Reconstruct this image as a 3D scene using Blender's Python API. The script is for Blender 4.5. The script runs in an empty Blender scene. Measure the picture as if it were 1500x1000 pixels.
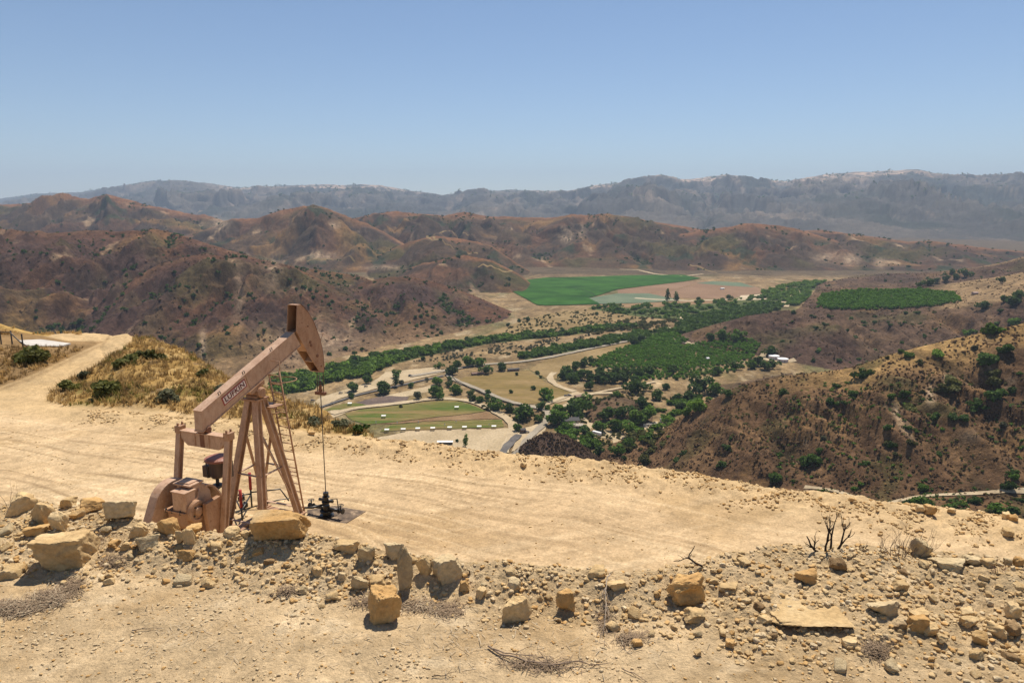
import bpy, bmesh, math, random
import numpy as np
from mathutils import Vector, Matrix
from mathutils.geometry import tessellate_polygon

R = math.radians
scene = bpy.context.scene
COL = scene.collection

# ---------------------------------------------------------------- camera, sky, sun, exposure
FPX, PITCH = 1050.0, R(10.7)
cam_d = bpy.data.cameras.new('camera')
cam = bpy.data.objects.new('camera', cam_d)
COL.objects.link(cam)
cam_d.sensor_width = 36.0
cam_d.lens = 36.0 * FPX / 1500.0
cam_d.clip_start, cam_d.clip_end = 0.1, 60000.0
cam.rotation_euler = (R(90) - PITCH, 0, 0)
scene.camera = cam

SUN_EL, SUN_AZ = R(63), R(21)          # azimuth measured from +Y (view direction) towards +X
world = bpy.data.worlds.new('World')
scene.world = world
world.use_nodes = True
wn = world.node_tree
sky = wn.nodes.new('ShaderNodeTexSky')
sky.sky_type = 'NISHITA'
sky.sun_disc = False
sky.sun_elevation = SUN_EL
sky.sun_rotation = SUN_AZ
sky.altitude = 1500
sky.air_density = 1.0
sky.dust_density = 0.15
sky.ozone_density = 3.0
wn.links.new(sky.outputs[0], wn.nodes['Background'].inputs[0])
wn.nodes['Background'].inputs[1].default_value = 0.082

sun_d = bpy.data.lights.new('sun', 'SUN')
sun_d.energy = 5.0
sun_d.angle = R(0.53)
sun_d.color = (1.0, 0.925, 0.81)
sun = bpy.data.objects.new('sun', sun_d)
COL.objects.link(sun)
SDIR = Vector((math.cos(SUN_EL)*math.sin(SUN_AZ), math.cos(SUN_EL)*math.cos(SUN_AZ), math.sin(SUN_EL)))
sun.rotation_euler = SDIR.to_track_quat('Z', 'Y').to_euler()
sun.location = (60, 120, 200)

scene.view_settings.view_transform = 'Standard'
scene.view_settings.look = 'None'
scene.view_settings.gamma = 1.0
scene.view_settings.exposure = 0.38
scene.cycles.max_bounces = 6
scene.cycles.diffuse_bounces = 3
scene.cycles.glossy_bounces = 2
scene.cycles.volume_bounces = 0
scene.cycles.use_denoising = True

# ---------------------------------------------------------------- pixel <-> world (photo pixels, 1500 wide)
CP, SP = math.cos(PITCH), math.sin(PITCH)
def ray(px, py):
    u = (np.asarray(px, float) - 750) / FPX
    v = (500 - np.asarray(py, float)) / FPX
    return u, CP + SP*v, -SP + CP*v
def at_depth(px, py, Y):
    dx, dy, dz = ray(px, py)
    s = Y / dy
    return dx*s, dy*s, dz*s
def at_plane(px, py, z):
    dx, dy, dz = ray(px, py)
    s = z / dz
    return dx*s, dy*s, dz*s
def to_px(x, y, z):
    d = y*CP - z*SP
    return 750 + FPX*x/d, 500 - FPX*(y*SP + z*CP)/d

# ---------------------------------------------------------------- noise
_rs = np.random.RandomState(7)
_perm = np.concatenate([_rs.permutation(256)]*3)
_ga = _rs.rand(256)*2*np.pi
_gx, _gy = np.cos(_ga), np.sin(_ga)
def perlin(x, y, seed=0):
    x = np.asarray(x, float) + seed*17.31; y = np.asarray(y, float) - seed*9.77
    xi = np.floor(x).astype(int); yi = np.floor(y).astype(int)
    xf = x-xi; yf = y-yi
    u = xf*xf*xf*(xf*(xf*6-15)+10); v = yf*yf*yf*(yf*(yf*6-15)+10)
    xi &= 255; yi &= 255
    def g(ix, iy, fx, fy):
        h = _perm[_perm[(ix) & 255] + ((iy) & 255)]
        return _gx[h]*fx + _gy[h]*fy
    a = g(xi, yi, xf, yf); b = g(xi+1, yi, xf-1, yf)
    c = g(xi, yi+1, xf, yf-1); d = g(xi+1, yi+1, xf-1, yf-1)
    return 1.5*((a+(b-a)*u) + ((c+(d-c)*u)-(a+(b-a)*u))*v)
def fbm(x, y, octv=4, seed=0, gain=0.5, lac=2.03):
    s = 0; a = 1.0; n = 0
    for i in range(octv):
        s = s + a*perlin(x, y, seed+i*3); n += a
        a *= gain; x = x*lac; y = y*lac
    return s/n
def billow(x, y, octv=4, seed=0, gain=0.5, lac=2.03):
    """sharp V valleys at zero lines, 0..1"""
    s = 0; a = 1.0; n = 0
    for i in range(octv):
        s = s + a*np.abs(perlin(x, y, seed+i*3)); n += a
        a *= gain; x = x*lac; y = y*lac
    return s/n
def sstep(a, b, x):
    t = np.clip((x-a)/(b-a), 0, 1)
    return t*t*(3-2*t)
def mixc(c, col, m):
    return c*(1-m[..., None]) + np.array(col, float)*m[..., None]

# ---------------------------------------------------------------- object helpers
def tag(o, label=None, cat=None, group=None, kind=None):
    if label: o['label'] = label
    if cat: o['category'] = cat
    if group: o['group'] = group
    if kind: o['kind'] = kind
    return o
def empty(name, loc=(0, 0, 0), rz=0.0, label=None, cat=None, group=None):
    o = bpy.data.objects.new(name, None)
    COL.objects.link(o)
    o.location = loc; o.rotation_euler = (0, 0, rz)
    o.empty_display_size = 0.2
    return tag(o, label, cat, group)
def link_mesh(name, me, mat=None, parent=None, loc=None, rot=None, scale=None):
    if mat is not None and len(me.materials) == 0: me.materials.append(mat)
    o = bpy.data.objects.new(name, me)
    COL.objects.link(o)
    if parent: o.parent = parent
    if loc is not None: o.location = loc
    if rot is not None: o.rotation_euler = rot
    if scale is not None: o.scale = scale
    return o
def mesh_np(name, V, F, smooth=False, color=None):
    """V (n,3) array, F (m,k) int array of equal sized faces"""
    V = np.ascontiguousarray(V, np.float32); F = np.ascontiguousarray(F, np.int32)
    me = bpy.data.meshes.new(name)
    m, k = F.shape
    me.vertices.add(len(V)); me.vertices.foreach_set('co', V.ravel())
    me.loops.add(m*k); me.loops.foreach_set('vertex_index', F.ravel())
    me.polygons.add(m)
    me.polygons.foreach_set('loop_start', np.arange(0, m*k, k, dtype=np.int32))
    me.polygons.foreach_set('loop_total', np.full(m, k, np.int32))
    if smooth: me.polygons.foreach_set('use_smooth', np.ones(m, bool))
    me.update(calc_edges=True)
    if color is not None:
        ca = me.color_attributes.new('Col', 'FLOAT_COLOR', 'POINT')
        c4 = np.ones((len(V), 4), np.float32); c4[:, :3] = color
        ca.data.foreach_set('color', c4.ravel())
    return me

class MB:
    """collects shapes into one mesh"""
    def __init__(s): s.bm = bmesh.new()
    def _add(s, verts, faces, smooth=False):
        vs = [s.bm.verts.new(v) for v in verts]
        for f in faces:
            try:
                fc = s.bm.faces.new([vs[i] for i in f]); fc.smooth = smooth
            except ValueError: pass
        return vs
    def box(s, c, size, M=None, bevel=0.0):
        tb = bmesh.new()
        bmesh.ops.create_cube(tb, size=1.0)
        for v in tb.verts: v.co = Vector((v.co.x*size[0], v.co.y*size[1], v.co.z*size[2]))
        if bevel > 0: bmesh.ops.bevel(tb, geom=list(tb.edges), offset=bevel, segments=2, affect='EDGES', profile=0.6)
        T = Matrix.Translation(c) @ (M if M is not None else Matrix.Identity(4))
        s._merge(tb, T)
        return s
    def _merge(s, tb, T=None):
        if T is not None: bmesh.ops.transform(tb, matrix=T, verts=tb.verts)
        tb.verts.index_update()
        vs = [s.bm.verts.new(v.co) for v in tb.verts]
        for f in tb.faces:
            fc = s.bm.faces.new([vs[v.index] for v in f.verts]); fc.smooth = f.smooth
        tb.free()
    def beam(s, p, q, w, h, up=(0, 0, 1), bevel=0.0):
        p = Vector(p); q = Vector(q); d = (q-p); L = d.length; x = d/L
        u = Vector(up); y = u.cross(x)
        if y.length < 1e-4: y = Vector((0, 1, 0)).cross(x)
        y.normalize(); z = x.cross(y)
        M = Matrix(((x.x, y.x, z.x, 0), (x.y, y.y, z.y, 0), (x.z, y.z, z.z, 0), (0, 0, 0, 1)))
        return s.box((p+q)/2, (L, w, h), M, bevel)
    def tube(s, pts, r, n=8, cap=True, closed=False):
        pts = [Vector(p) for p in pts]
        rr = r if isinstance(r, (list, tuple)) else [r]*len(pts)
        rings = []; prev = None
        N = len(pts)
        for i, p in enumerate(pts):
            if closed: d = pts[(i+1) % N]-pts[i-1]
            else: d = pts[min(i+1, N-1)]-pts[max(i-1, 0)]
            if d.length < 1e-9: d = Vector((0, 0, 1))
            d.normalize()
            a = prev if prev is not None else (Vector((0, 0, 1)) if abs(d.z) < 0.9 else Vector((1, 0, 0)))
            u = (a - d*a.dot(d))
            if u.length < 1e-6: u = d.orthogonal()
            u.normalize(); v = d.cross(u); prev = u
            rings.append([s.bm.verts.new(p + (u*math.cos(2*math.pi*k/n) + v*math.sin(2*math.pi*k/n))*rr[i]) for k in range(n)])
        rng = range(N) if closed else range(N-1)
        for i in rng:
            A, B = rings[i], rings[(i+1) % N]
            for k in range(n):
                f = s.bm.faces.new((A[k], A[(k+1) % n], B[(k+1) % n], B[k])); f.smooth = True
        if cap and not closed:
            s.bm.faces.new(rings[0][::-1]); s.bm.faces.new(rings[-1])
        return s
    def cyl(s, p, q, r, n=20): return s.tube([p, q], r, n)
    def prism(s, outline, offset, bevel=0.0):
        """outline: list of 3d points (planar), extruded by vector offset"""
        tb = bmesh.new()
        off = Vector(offset)
        a = [tb.verts.new(Vector(p)) for p in outline]
        b = [tb.verts.new(Vector(p)+off) for p in outline]
        n = len(a)
        tb.faces.new(a[::-1]); tb.faces.new(b)
        for i in range(n): tb.faces.new((a[i], a[(i+1) % n], b[(i+1) % n], b[i]))
        bmesh.ops.recalc_face_normals(tb, faces=tb.faces)
        if bevel > 0: bmesh.ops.bevel(tb, geom=list(tb.edges), offset=bevel, segments=2, affect='EDGES', profile=0.6)
        s._merge(tb)
        return s
    def lathe(s, c, axis, prof, n=24):
        """prof: list of (dist along axis, radius)"""
        c = Vector(c); ax = Vector(axis).normalized()
        u = ax.orthogonal().normalized(); v = ax.cross(u)
        rings = []
        for (h, r) in prof:
            rings.append([s.bm.verts.new(c + ax*h + (u*math.cos(2*math.pi*k/n)+v*math.sin(2*math.pi*k/n))*max(r, 1e-4)) for k in range(n)])
        for i in range(len(rings)-1):
            for k in range(n):
                s.bm.faces.new((rings[i][k], rings[i][(k+1) % n], rings[i+1][(k+1) % n], rings[i+1][k]))
        s.bm.faces.new(rings[0][::-1]); s.bm.faces.new(rings[-1])
        return s
    def mesh(s, name, recalc=True):
        if recalc: bmesh.ops.recalc_face_normals(s.bm, faces=s.bm.faces)
        me = bpy.data.meshes.new(name); s.bm.to_mesh(me); s.bm.free()
        return me
    def build(s, name, mat, parent=None, **k):
        return link_mesh(name, s.mesh(name), mat, parent, **k)

# ---------------------------------------------------------------- materials
def nmat(name):
    m = bpy.data.materials.new(name); m.use_nodes = True
    nt = m.node_tree; b = nt.nodes['Principled BSDF']
    b.inputs['Roughness'].default_value = 0.9
    b.inputs['Specular IOR Level'].default_value = 0.2
    return m, nt, b
def N(nt, t, **k):
    n = nt.nodes.new(t)
    for a, v in k.items(): setattr(n, a, v)
    return n
def ramp(nt, fac, stops):
    r = N(nt, 'ShaderNodeValToRGB')
    e = r.color_ramp.elements
    while len(e) < len(stops): e.new(0.5)
    for el, (p, c) in zip(e, stops):
        el.position = p; el.color = (c[0], c[1], c[2], 1) if not isinstance(c, (int, float)) else (c, c, c, 1)
    nt.links.new(fac, r.inputs[0]); return r.outputs[0]
def noise(nt, vec, scale, detail=6, rough=0.6, dist=0.0):
    n = N(nt, 'ShaderNodeTexNoise')
    n.inputs['Scale'].default_value = scale; n.inputs['Detail'].default_value = detail
    n.inputs['Roughness'].default_value = rough; n.inputs['Distortion'].default_value = dist
    if vec is not None: nt.links.new(vec, n.inputs['Vector'])
    return n.outputs['Fac']
def mul(nt, a, b, fac=1.0, mode='MULTIPLY'):
    m = N(nt, 'ShaderNodeMix', data_type='RGBA', blend_type=mode)
    m.inputs['Factor'].default_value = fac
    for s, v in ((m.inputs['A'], a), (m.inputs['B'], b)):
        if isinstance(v, tuple): s.default_value = (*v, 1)
        else: nt.links.new(v, s)
    return m.outputs['Result']
def mapping(nt, src, scale=(1, 1, 1), rot=(0, 0, 0)):
    mp = N(nt, 'ShaderNodeMapping')
    mp.inputs['Scale'].default_value = scale; mp.inputs['Rotation'].default_value = rot
    nt.links.new(src, mp.inputs['Vector']); return mp.outputs[0]
def bump(nt, b, h, strength, dist):
    n = N(nt, 'ShaderNodeBump')
    n.inputs['Strength'].default_value = strength; n.inputs['Distance'].default_value = dist
    nt.links.new(h, n.inputs['Height']); nt.links.new(n.outputs[0], b.inputs['Normal'])
def pos(nt): return N(nt, 'ShaderNodeNewGeometry').outputs['Position']
def objco(nt): return N(nt, 'ShaderNodeTexCoord').outputs['Object']

def mat_vcol(name, scales, lo=0.65, hi=1.3, bstr=0.5, bdist=0.3, bscale=1.0, stretch=(1, 1, 1)):
    """vertex colour of the land cover times several octaves of grain"""
    m, nt, b = nmat(name)
    at = N(nt, 'ShaderNodeAttribute', attribute_name='Col').outputs['Color']
    c = at; P = mapping(nt, pos(nt), stretch)
    for s in scales:
        c = mul(nt, c, ramp(nt, noise(nt, P, s, 5, 0.65), [(0.28, lo), (0.72, hi)]))
    nt.links.new(c, b.inputs['Base Color'])
    bump(nt, b, noise(nt, P, bscale, 7, 0.65), bstr, bdist)
    b.inputs['Specular IOR Level'].default_value = 0.05
    return m
def mat_ground(name, c1, c2, scale, grain=None, bstr=0.3, bdist=0.2, rows=None, rowdir=0.0, rowcol=None, stretch=(1, 1, 1)):
    m, nt, b = nmat(name)
    P = mapping(nt, pos(nt), stretch)
    col = ramp(nt, noise(nt, P, scale, 6, 0.6), [(0.39, c1), (0.61, c2)])
    if grain: col = mul(nt, col, ramp(nt, noise(nt, P, grain, 4, 0.7), [(0.3, 0.75), (0.7, 1.2)]))
    if rows:
        w = N(nt, 'ShaderNodeTexWave', wave_type='BANDS', bands_direction='X')
        w.inputs['Scale'].default_value = rows; w.inputs['Distortion'].default_value = 1.5
        w.inputs['Detail'].default_value = 2; w.inputs['Detail Scale'].default_value = 0.2
        nt.links.new(mapping(nt, P, (1, 1, 1), (0, 0, rowdir)), w.inputs['Vector'])
        mm = N(nt, 'ShaderNodeMix', data_type='RGBA')
        nt.links.new(ramp(nt, w.outputs['Fac'], [(0.2, 0.0), (0.8, 0.55)]), mm.inputs['Factor'])
        nt.links.new(col, mm.inputs['A']); mm.inputs['B'].default_value = (*rowcol, 1)
        col = mm.outputs['Result']
    nt.links.new(col, b.inputs['Base Color'])
    b.inputs['Specular IOR Level'].default_value = 0.05
    bump(nt, b, noise(nt, P, grain or scale*4, 6, 0.65), bstr, bdist)
    return m
def mat_leaf(name, c1, c2, hue=0.12):
    m, nt, b = nmat(name)
    oi = N(nt, 'ShaderNodeObjectInfo').outputs['Random']
    col = ramp(nt, noise(nt, pos(nt), 0.35, 4, 0.7), [(0.3, c1), (0.7, c2)])
    col = mul(nt, col, ramp(nt, oi, [(0.0, 0.72), (1.0, 1.3)]))
    nt.links.new(col, b.inputs['Base Color'])
    b.inputs['Roughness'].default_value = 0.7
    b.inputs['Specular IOR Level'].default_value = 0.15
    tr = N(nt, 'ShaderNodeBsdfTranslucent'); nt.links.new(col, tr.inputs['Color'])
    mx = N(nt, 'ShaderNodeMixShader'); mx.inputs[0].default_value = 0.35
    nt.links.new(b.outputs[0], mx.inputs[1]); nt.links.new(tr.outputs[0], mx.inputs[2])
    nt.links.new(mx.outputs[0], nt.nodes['Material Output'].inputs['Surface'])
    return m

# ================================================================ TERRAIN
FLOOR = -210.0
class Sheet:
    """height field on a fan grid: t = x / y, rows of y"""
    def __init__(s, t, Y, zf):
        s.t, s.Y = t, Y
        s.T, s.YY = np.meshgrid(t, Y)          # rows: Y
        s.X = s.T*s.YY
        s.Z = zf(s.T, s.X, s.YY)
        s.li = np.log(Y)
    def z(s, x, y):
        x = np.asarray(x, float); y = np.asarray(y, float)
        ti = np.clip(np.interp(x/y, s.t, np.arange(len(s.t))), 0, len(s.t)-1.001)
        yi = np.clip(np.interp(np.log(y), s.li, np.arange(len(s.Y))), 0, len(s.Y)-1.001)
        a = ti.astype(int); b = yi.astype(int); u = ti-a; v = yi-b
        Z = s.Z
        return (Z[b, a]*(1-u)+Z[b, a+1]*u)*(1-v) + (Z[b+1, a]*(1-u)+Z[b+1, a+1]*u)*v
    def hit(s, px, py, y0=None, y1=None):
        """first point of the sheet seen at a photo pixel"""
        dx, dy, dz = ray(px, py)
        Y = np.exp(np.linspace(math.log(y0 or s.Y[0]*1.01), math.log(y1 or s.Y[-1]*0.99), 4000))
        k = Y/dy
        d = dz*k - s.z(dx*k, Y)
        i = np.argmax(d < 0)
        if d[i] >= 0: return None
        if i > 0:
            f = d[i-1]/(d[i-1]-d[i]); Yh = Y[i-1]+(Y[i]-Y[i-1])*f
        else: Yh = Y[0]
        kk = Yh/dy
        return Vector((dx*kk, Yh, float(s.z(dx*kk, Yh))))
    def mesh(s, name, mat, color=None, keep=None):
        nt, ny = len(s.t), len(s.Y)
        V = np.stack([s.X, s.YY, s.Z], -1).reshape(-1, 3)
        i = np.arange((ny-1)*nt).reshape(ny-1, nt)[:, :-1].ravel()
        F = np.stack([i, i+1, i+1+nt, i+nt], -1)
        me = mesh_np(name, V, F, True, color.reshape(-1, 3) if color is not None else None)
        return tag(link_mesh(name, me, mat), kind='structure')

def crest_line(pts, t):
    """pts (px, py, depth) -> depth and height along t"""
    P = np.array([at_depth(*p) for p in pts])
    tt = P[:, 0]/P[:, 1]
    o = np.argsort(tt)
    inside = (t >= tt[o[0]]) & (t <= tt[o[-1]])
    Yc = np.interp(t, tt[o], P[o, 1]); Zc = np.interp(t, tt[o], P[o, 2])
    edge = np.minimum(t-tt[o[0]], tt[o[-1]]-t)
    return Yc, Zc, edge

# every ridge: crest (px, py, depth), depth of its foot per px, noise wavelength, gully depth, back slope, palette
LAYERS = [
 dict(name='range', crest=[(-400,296,15400),(0,291,15400),(60,284,15400),(120,281,15225),(160,275,15050),(220,265,14875),(260,264,14875),(300,268,14525),(350,275,14350),(400,272,14000),(470,270,14000),(530,271,14000),(560,272,14000),(600,279,14000),(650,285,14000),(700,281,13825),(740,278,13650),(790,279,13475),(830,280,13300),(870,272,13125),(930,265,12950),(970,260,12775),(1010,263,12600),(1060,257,12600),(1100,262,12425),(1150,265,12250),(1200,257,12250),(1250,252,12075),(1300,250,12075),(1345,249,11900),(1380,257,11900),(1430,259,11725),(1500,254,11725),(1900,250,11550)],
      foot=[(0,6500),(1000,5500),(1500,4300)], lam=1150, amp=230, calm=1, back=0.25, pw=1.0),
 dict(name='peak', crest=[(-300,318,3900),(0,301,3800),(40,297,3800),(90,285,3750),(130,291,3700),(155,283,3600),(190,292,3600),(230,303,3600),(280,313,3600),(320,322,3600),(380,345,3600)],
      foot=[(0,2600)], lam=260, amp=125, back=0.35, pw=1.1),
 dict(name='knoll', crest=[(260,350,3100),(300,336,3100),(340,323,3050),(380,318,3000),(410,308,3000),(445,301,3000),(470,304,3000),(500,314,3000),(540,328,3000),(580,350,2900),(640,385,2900)],
      foot=[(300,2300)], lam=250, amp=130, back=0.3, pw=1.1),
 dict(name='mid', crest=[(460,334,3500),(500,322,3500),(540,315,3500),(580,309,3500),(620,313,3500),(650,316,3500),(680,309,3500),(720,317,3500),(760,318,3500),(800,319,3450),(840,315,3400),(880,313,3400),(930,320,3300),(960,325,3300),(1000,331,3300),(1040,338,3300),(1100,350,3300)],
      foot=[(460,2500),(800,2480),(1000,2380)], lam=280, amp=140, back=0.3, pw=1.15),
 dict(name='dome', crest=[(960,352,3050),(1000,342,3050),(1040,335,3000),(1065,332,3000),(1090,327,3000),(1130,328,3000),(1170,335,3000),(1210,348,3000),(1260,364,3050),(1320,385,3100)],
      foot=[(960,2330),(1200,2330),(1320,2420)], lam=250, amp=130, back=0.3, pw=1.1),
 dict(name='tail', crest=[(1120,346,3400),(1160,339,3350),(1200,336,3300),(1240,341,3200),(1290,348,3100),(1330,354,3000),(1360,352,2950),(1400,358,2900),(1440,363,2850),(1500,368,2800),(1900,372,2800)],
      foot=[(1130,2380),(1300,2330),(1500,2250)], lam=220, amp=65, back=0.3, pw=1.1),
 dict(name='spur', crest=[(540,380,2650),(600,354,2600),(640,345,2600),(680,350,2600),(720,361,2500),(760,387,2400),(800,412,2300)],
      foot=[(540,2000),(800,2150)], lam=200, amp=80, back=0.35, pw=1.0),
 dict(name='spur', crest=[(540,420,2200),(580,398,2200),(620,386,2150),(680,373,2100),(720,381,2050),(760,401,2000),(790,425,1950),(810,447,1900)],
      foot=[(540,1700),(800,1740)], lam=160, amp=44, back=0.4, pw=1.0),
 dict(name='burnt', crest=[(-400,330,1650),(0,335,1600),(60,341,1600),(120,338,1600),(180,337,1600),(230,336,1600),(260,341,1590),(290,352,1580),(330,364,1570),(380,379,1560),(440,391,1560),(490,398,1560),(530,405,1560),(580,424,1550),(640,444,1540),(700,463,1500)],
      foot=[(-400,700),(0,760),(300,820),(430,905),(600,1080),(700,1190)], lam=190, amp=100, back=0.35, pw=1.12),
 dict(name='burnt', crest=[(90,487,1090),(150,442,1150),(195,408,1200),(235,385,1250),(300,371,1300),(367,380,1330),(433,391,1350),(480,414,1350),(520,438,1330),(560,466,1290),(610,503,1180)],
      foot=[(90,740),(300,830),(430,905),(600,1075)], lam=150, amp=62, back=0.4, pw=1.05, skew=-0.25),
 dict(name='dark', crest=[(440,452,1480),(490,430,1480),(530,413,1480),(560,407,1480),(600,405,1480),(640,413,1480),(690,431,1470),(730,448,1450),(775,466,1430)],
      foot=[(440,905),(500,970),(600,1080),(700,1190),(780,1345)], lam=135, amp=58, back=0.4, pw=1.15),
 dict(name='rise', crest=[(1165,447,1900),(1180,430,1900),(1200,415,1900),(1250,405,1900),(1300,400,1880),(1350,399,1850),(1400,395,1800),(1440,390,1750),(1500,376,1700),(1800,350,1600)],
      foot=[(1100,1420),(1500,1300)], lam=200, amp=26, back=0.3, pw=1.0),
 dict(name='bench', crest=[(950,507,1130),(1000,489,1150),(1050,474,1150),(1100,462,1150),(1150,454,1150),(1200,457,1130),(1300,457,1120),(1380,452,1110),(1420,446,1100),(1460,440,1080),(1500,432,1060),(1800,400,1000)],
      foot=[(950,1070),(1000,1065),(1120,985),(1250,880),(1800,760)], lam=95, amp=22, back=0.3, pw=1.0, plateau=(200, 0.085)),
 dict(name='rightslope', crest=[(880,690,590),(930,657,600),(970,630,590),(1010,602,575),(1060,576,560),(1100,560,555),(1150,550,545),(1200,545,535),(1250,538,530),(1300,520,525),(1350,507,522),(1400,495,520),(1450,485,520),(1500,473,520),(1600,452,520),(1800,425,510)],
      foot=[(880,545),(1000,480),(1100,445),(1200,420),(1300,397),(1500,367),(1800,345)], footz=[(880,-205),(1000,-190),(1100,-181),(1200,-172),(1300,-164),(1500,-154),(1800,-148)], lam=75, amp=15, skew=0.55, calm=1, back=0.45, pw=0.95),
 dict(name='mound', crest=[(745,668,560),(775,645,560),(800,633,560),(830,638,560),(850,650,560),(880,672,560)],
      foot=[(745,515)], lam=60, amp=2.5, back=0.5, pw=0.8),
 dict(name='lowhill', crest=[(840,606,730),(870,588,735),(905,583,740),(940,590,735),(985,604,730)],
      foot=[(840,650)], lam=70, amp=2.5, back=0.2, pw=0.9),
 dict(name='lowhill', crest=[(930,585,800),(980,573,820),(1040,566,830),(1100,558,830),(1160,548,840)],
      foot=[(930,740)], lam=70, amp=2.5, back=0.2, pw=0.9),
]
LN = [l['name'] for l in LAYERS]

def valley_fn(T, X, Y):
    warpx = fbm(X/420, Y/420, 3, 11); warpy = fbm(X/420, Y/420, 3, 12)
    base = FLOOR + 0.25*fbm(X/60, Y/60, 3, 5)
    # flank of the hill the camera stands on
    near = -27 - (Y-46)*0.85 + 2*fbm(X/30, Y/30, 3, 6)
    z = np.maximum(base, near)
    lid = np.full(Z_shape(T), -1); rel = np.zeros_like(X); gul = np.zeros_like(X)
    lid[near > base] = -2
    for k, L in enumerate(LAYERS):
        Yc0, Zc0, edge0 = crest_line(L['crest'], T[0])
        fp = np.array(L['foot'], float); pxc = 750 + FPX*T[0]*0.985
        Yf0 = np.minimum(np.interp(pxc, fp[:, 0], fp[:, 1]), Yc0-40)
        if 'footz' in L:
            fz = np.array(L['footz'], float); Zf0 = np.interp(pxc, fz[:, 0], fz[:, 1])
        else: Zf0 = np.full_like(Yf0, FLOOR-3)
        ci = np.where(edge0 > -0.03)[0]; c0, c1 = ci[0], ci[-1]+1
        H0 = np.maximum(Zc0-Zf0, 1.0)[c0:c1]
        ext = (H0.max()+60)/L['back'] + L.get('plateau', (0, 0))[0]
        r0 = max(np.searchsorted(Y[:, 0], Yf0[c0:c1].min()*(0.8 if 'footz' in L else 0.99))-1, 0); r1 = np.searchsorted(Y[:, 0], Yc0[c0:c1].max()+ext)+1
        sl = (slice(r0, r1), slice(c0, c1))
        Yc, Zc, edge, Yf, Zf, H = (q[None, :] for q in (Yc0[c0:c1], Zc0[c0:c1], edge0[c0:c1], Yf0[c0:c1], Zf0[c0:c1], H0))
        x_, y_ = X[sl], Y[sl]
        lam, amp = L['lam'], L['amp']
        wx = x_ + warpx[sl]*lam*0.6 + (y_-Yf)*L.get('skew', 0.0); wy = y_ + warpy[sl]*lam*0.6
        sd = 31*k+3
        b1 = billow(wx/lam, wy/(lam*2.5), 6, sd, 0.52)
        fo = np.abs(perlin(wx/(lam*1.1)+5.3, wy/(lam*2.8), sd+11))*2.4; fo = 1-np.abs(1-np.mod(fo, 2))   # sharp ridges and sharp ravines
        b2 = fbm(wx/(lam*0.3), wy/(lam*0.4), 5, sd+5, 0.6)
        b3 = billow(wx/(lam*0.30), wy/(lam*0.85), 4, sd+7, 0.55)
        b1 = 0.62*b1 + 0.26*fo
        s = (y_-Yf)/(Yc-Yf)
        front = Zf + H*np.clip(s, 0, 1)**L['pw']
        over = np.maximum(y_-Yc, 0)
        if 'plateau' in L:
            pl, ps = L['plateau']; pl = pl*sstep(1160, 1200, pxc[c0:c1])[None, :]
            backz = Zc + np.minimum(over, pl)*ps - np.maximum(over-pl, 0)*L['back']
        else: backz = Zc - over*L['back']
        h = np.where(s <= 1, front, backz)
        h = np.where(s < 0, Zf + s*(Yc-Yf)*0.06, h)
        rl = np.clip((h-Zf)/H, 0, 1)
        env = np.minimum(1, H/(amp*3.0))*np.clip(rl*3.0, 0, 1)
        if 'plateau' in L: env = env*(1-sstep(0.96, 1.02, s))
        crestdamp = 1-0.75*sstep(0.75, 1.0, s)
        if 'calm' in L: crestdamp = 1-0.97*sstep(0.55, 0.97, s); env = env*(1-0.8*sstep(.85, 1.0, s)*(s < 1.02))
        cut = amp*env*crestdamp*(-1.17+3.3*b1+0.85*b3)
        h = h + np.where(s > 0.985, np.minimum(cut, 0)*0.4, cut) + amp*0.16*env*(1-0.6*sstep(.8, 1, s))*b2
        h = np.where(edge < 0, h + edge*6000*(H/200+0.2), h)
        if L['name'] == 'range': h = h + sstep(.6, .95, s)*np.where(s < 1.01, 1, .4)*(26*fbm(x_/330, y_/1500, 4, 170)+34*np.maximum(fbm(x_/900, y_/3000, 3, 171), 0)*sstep(0, 4000, x_+1500))
        up = h > z[sl]
        z[sl] = np.where(up, h, z[sl]); lid[sl][up] = k
        rel[sl] = np.where(up, rl, rel[sl]); gul[sl] = np.where(up, b1, gul[sl])
    valley_fn.lid, valley_fn.rel, valley_fn.gul = lid, rel, gul
    return z
def Z_shape(a): return a.shape

tcol = np.linspace(-0.98, 0.98, 1280)
def rows(a, b, n): return np.exp(np.linspace(math.log(a), math.log(b), n))
vY = np.concatenate([rows(46, 330, 40)[:-1], rows(330, 640, 200)[:-1], rows(640, 1650, 460)[:-1], rows(1650, 3900, 300)[:-1], rows(3900, 8000, 70)[:-1], rows(8000, 16500, 210)[:-1], rows(16500, 20000, 10)])
VAL = Sheet(tcol, vY, valley_fn)

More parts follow.
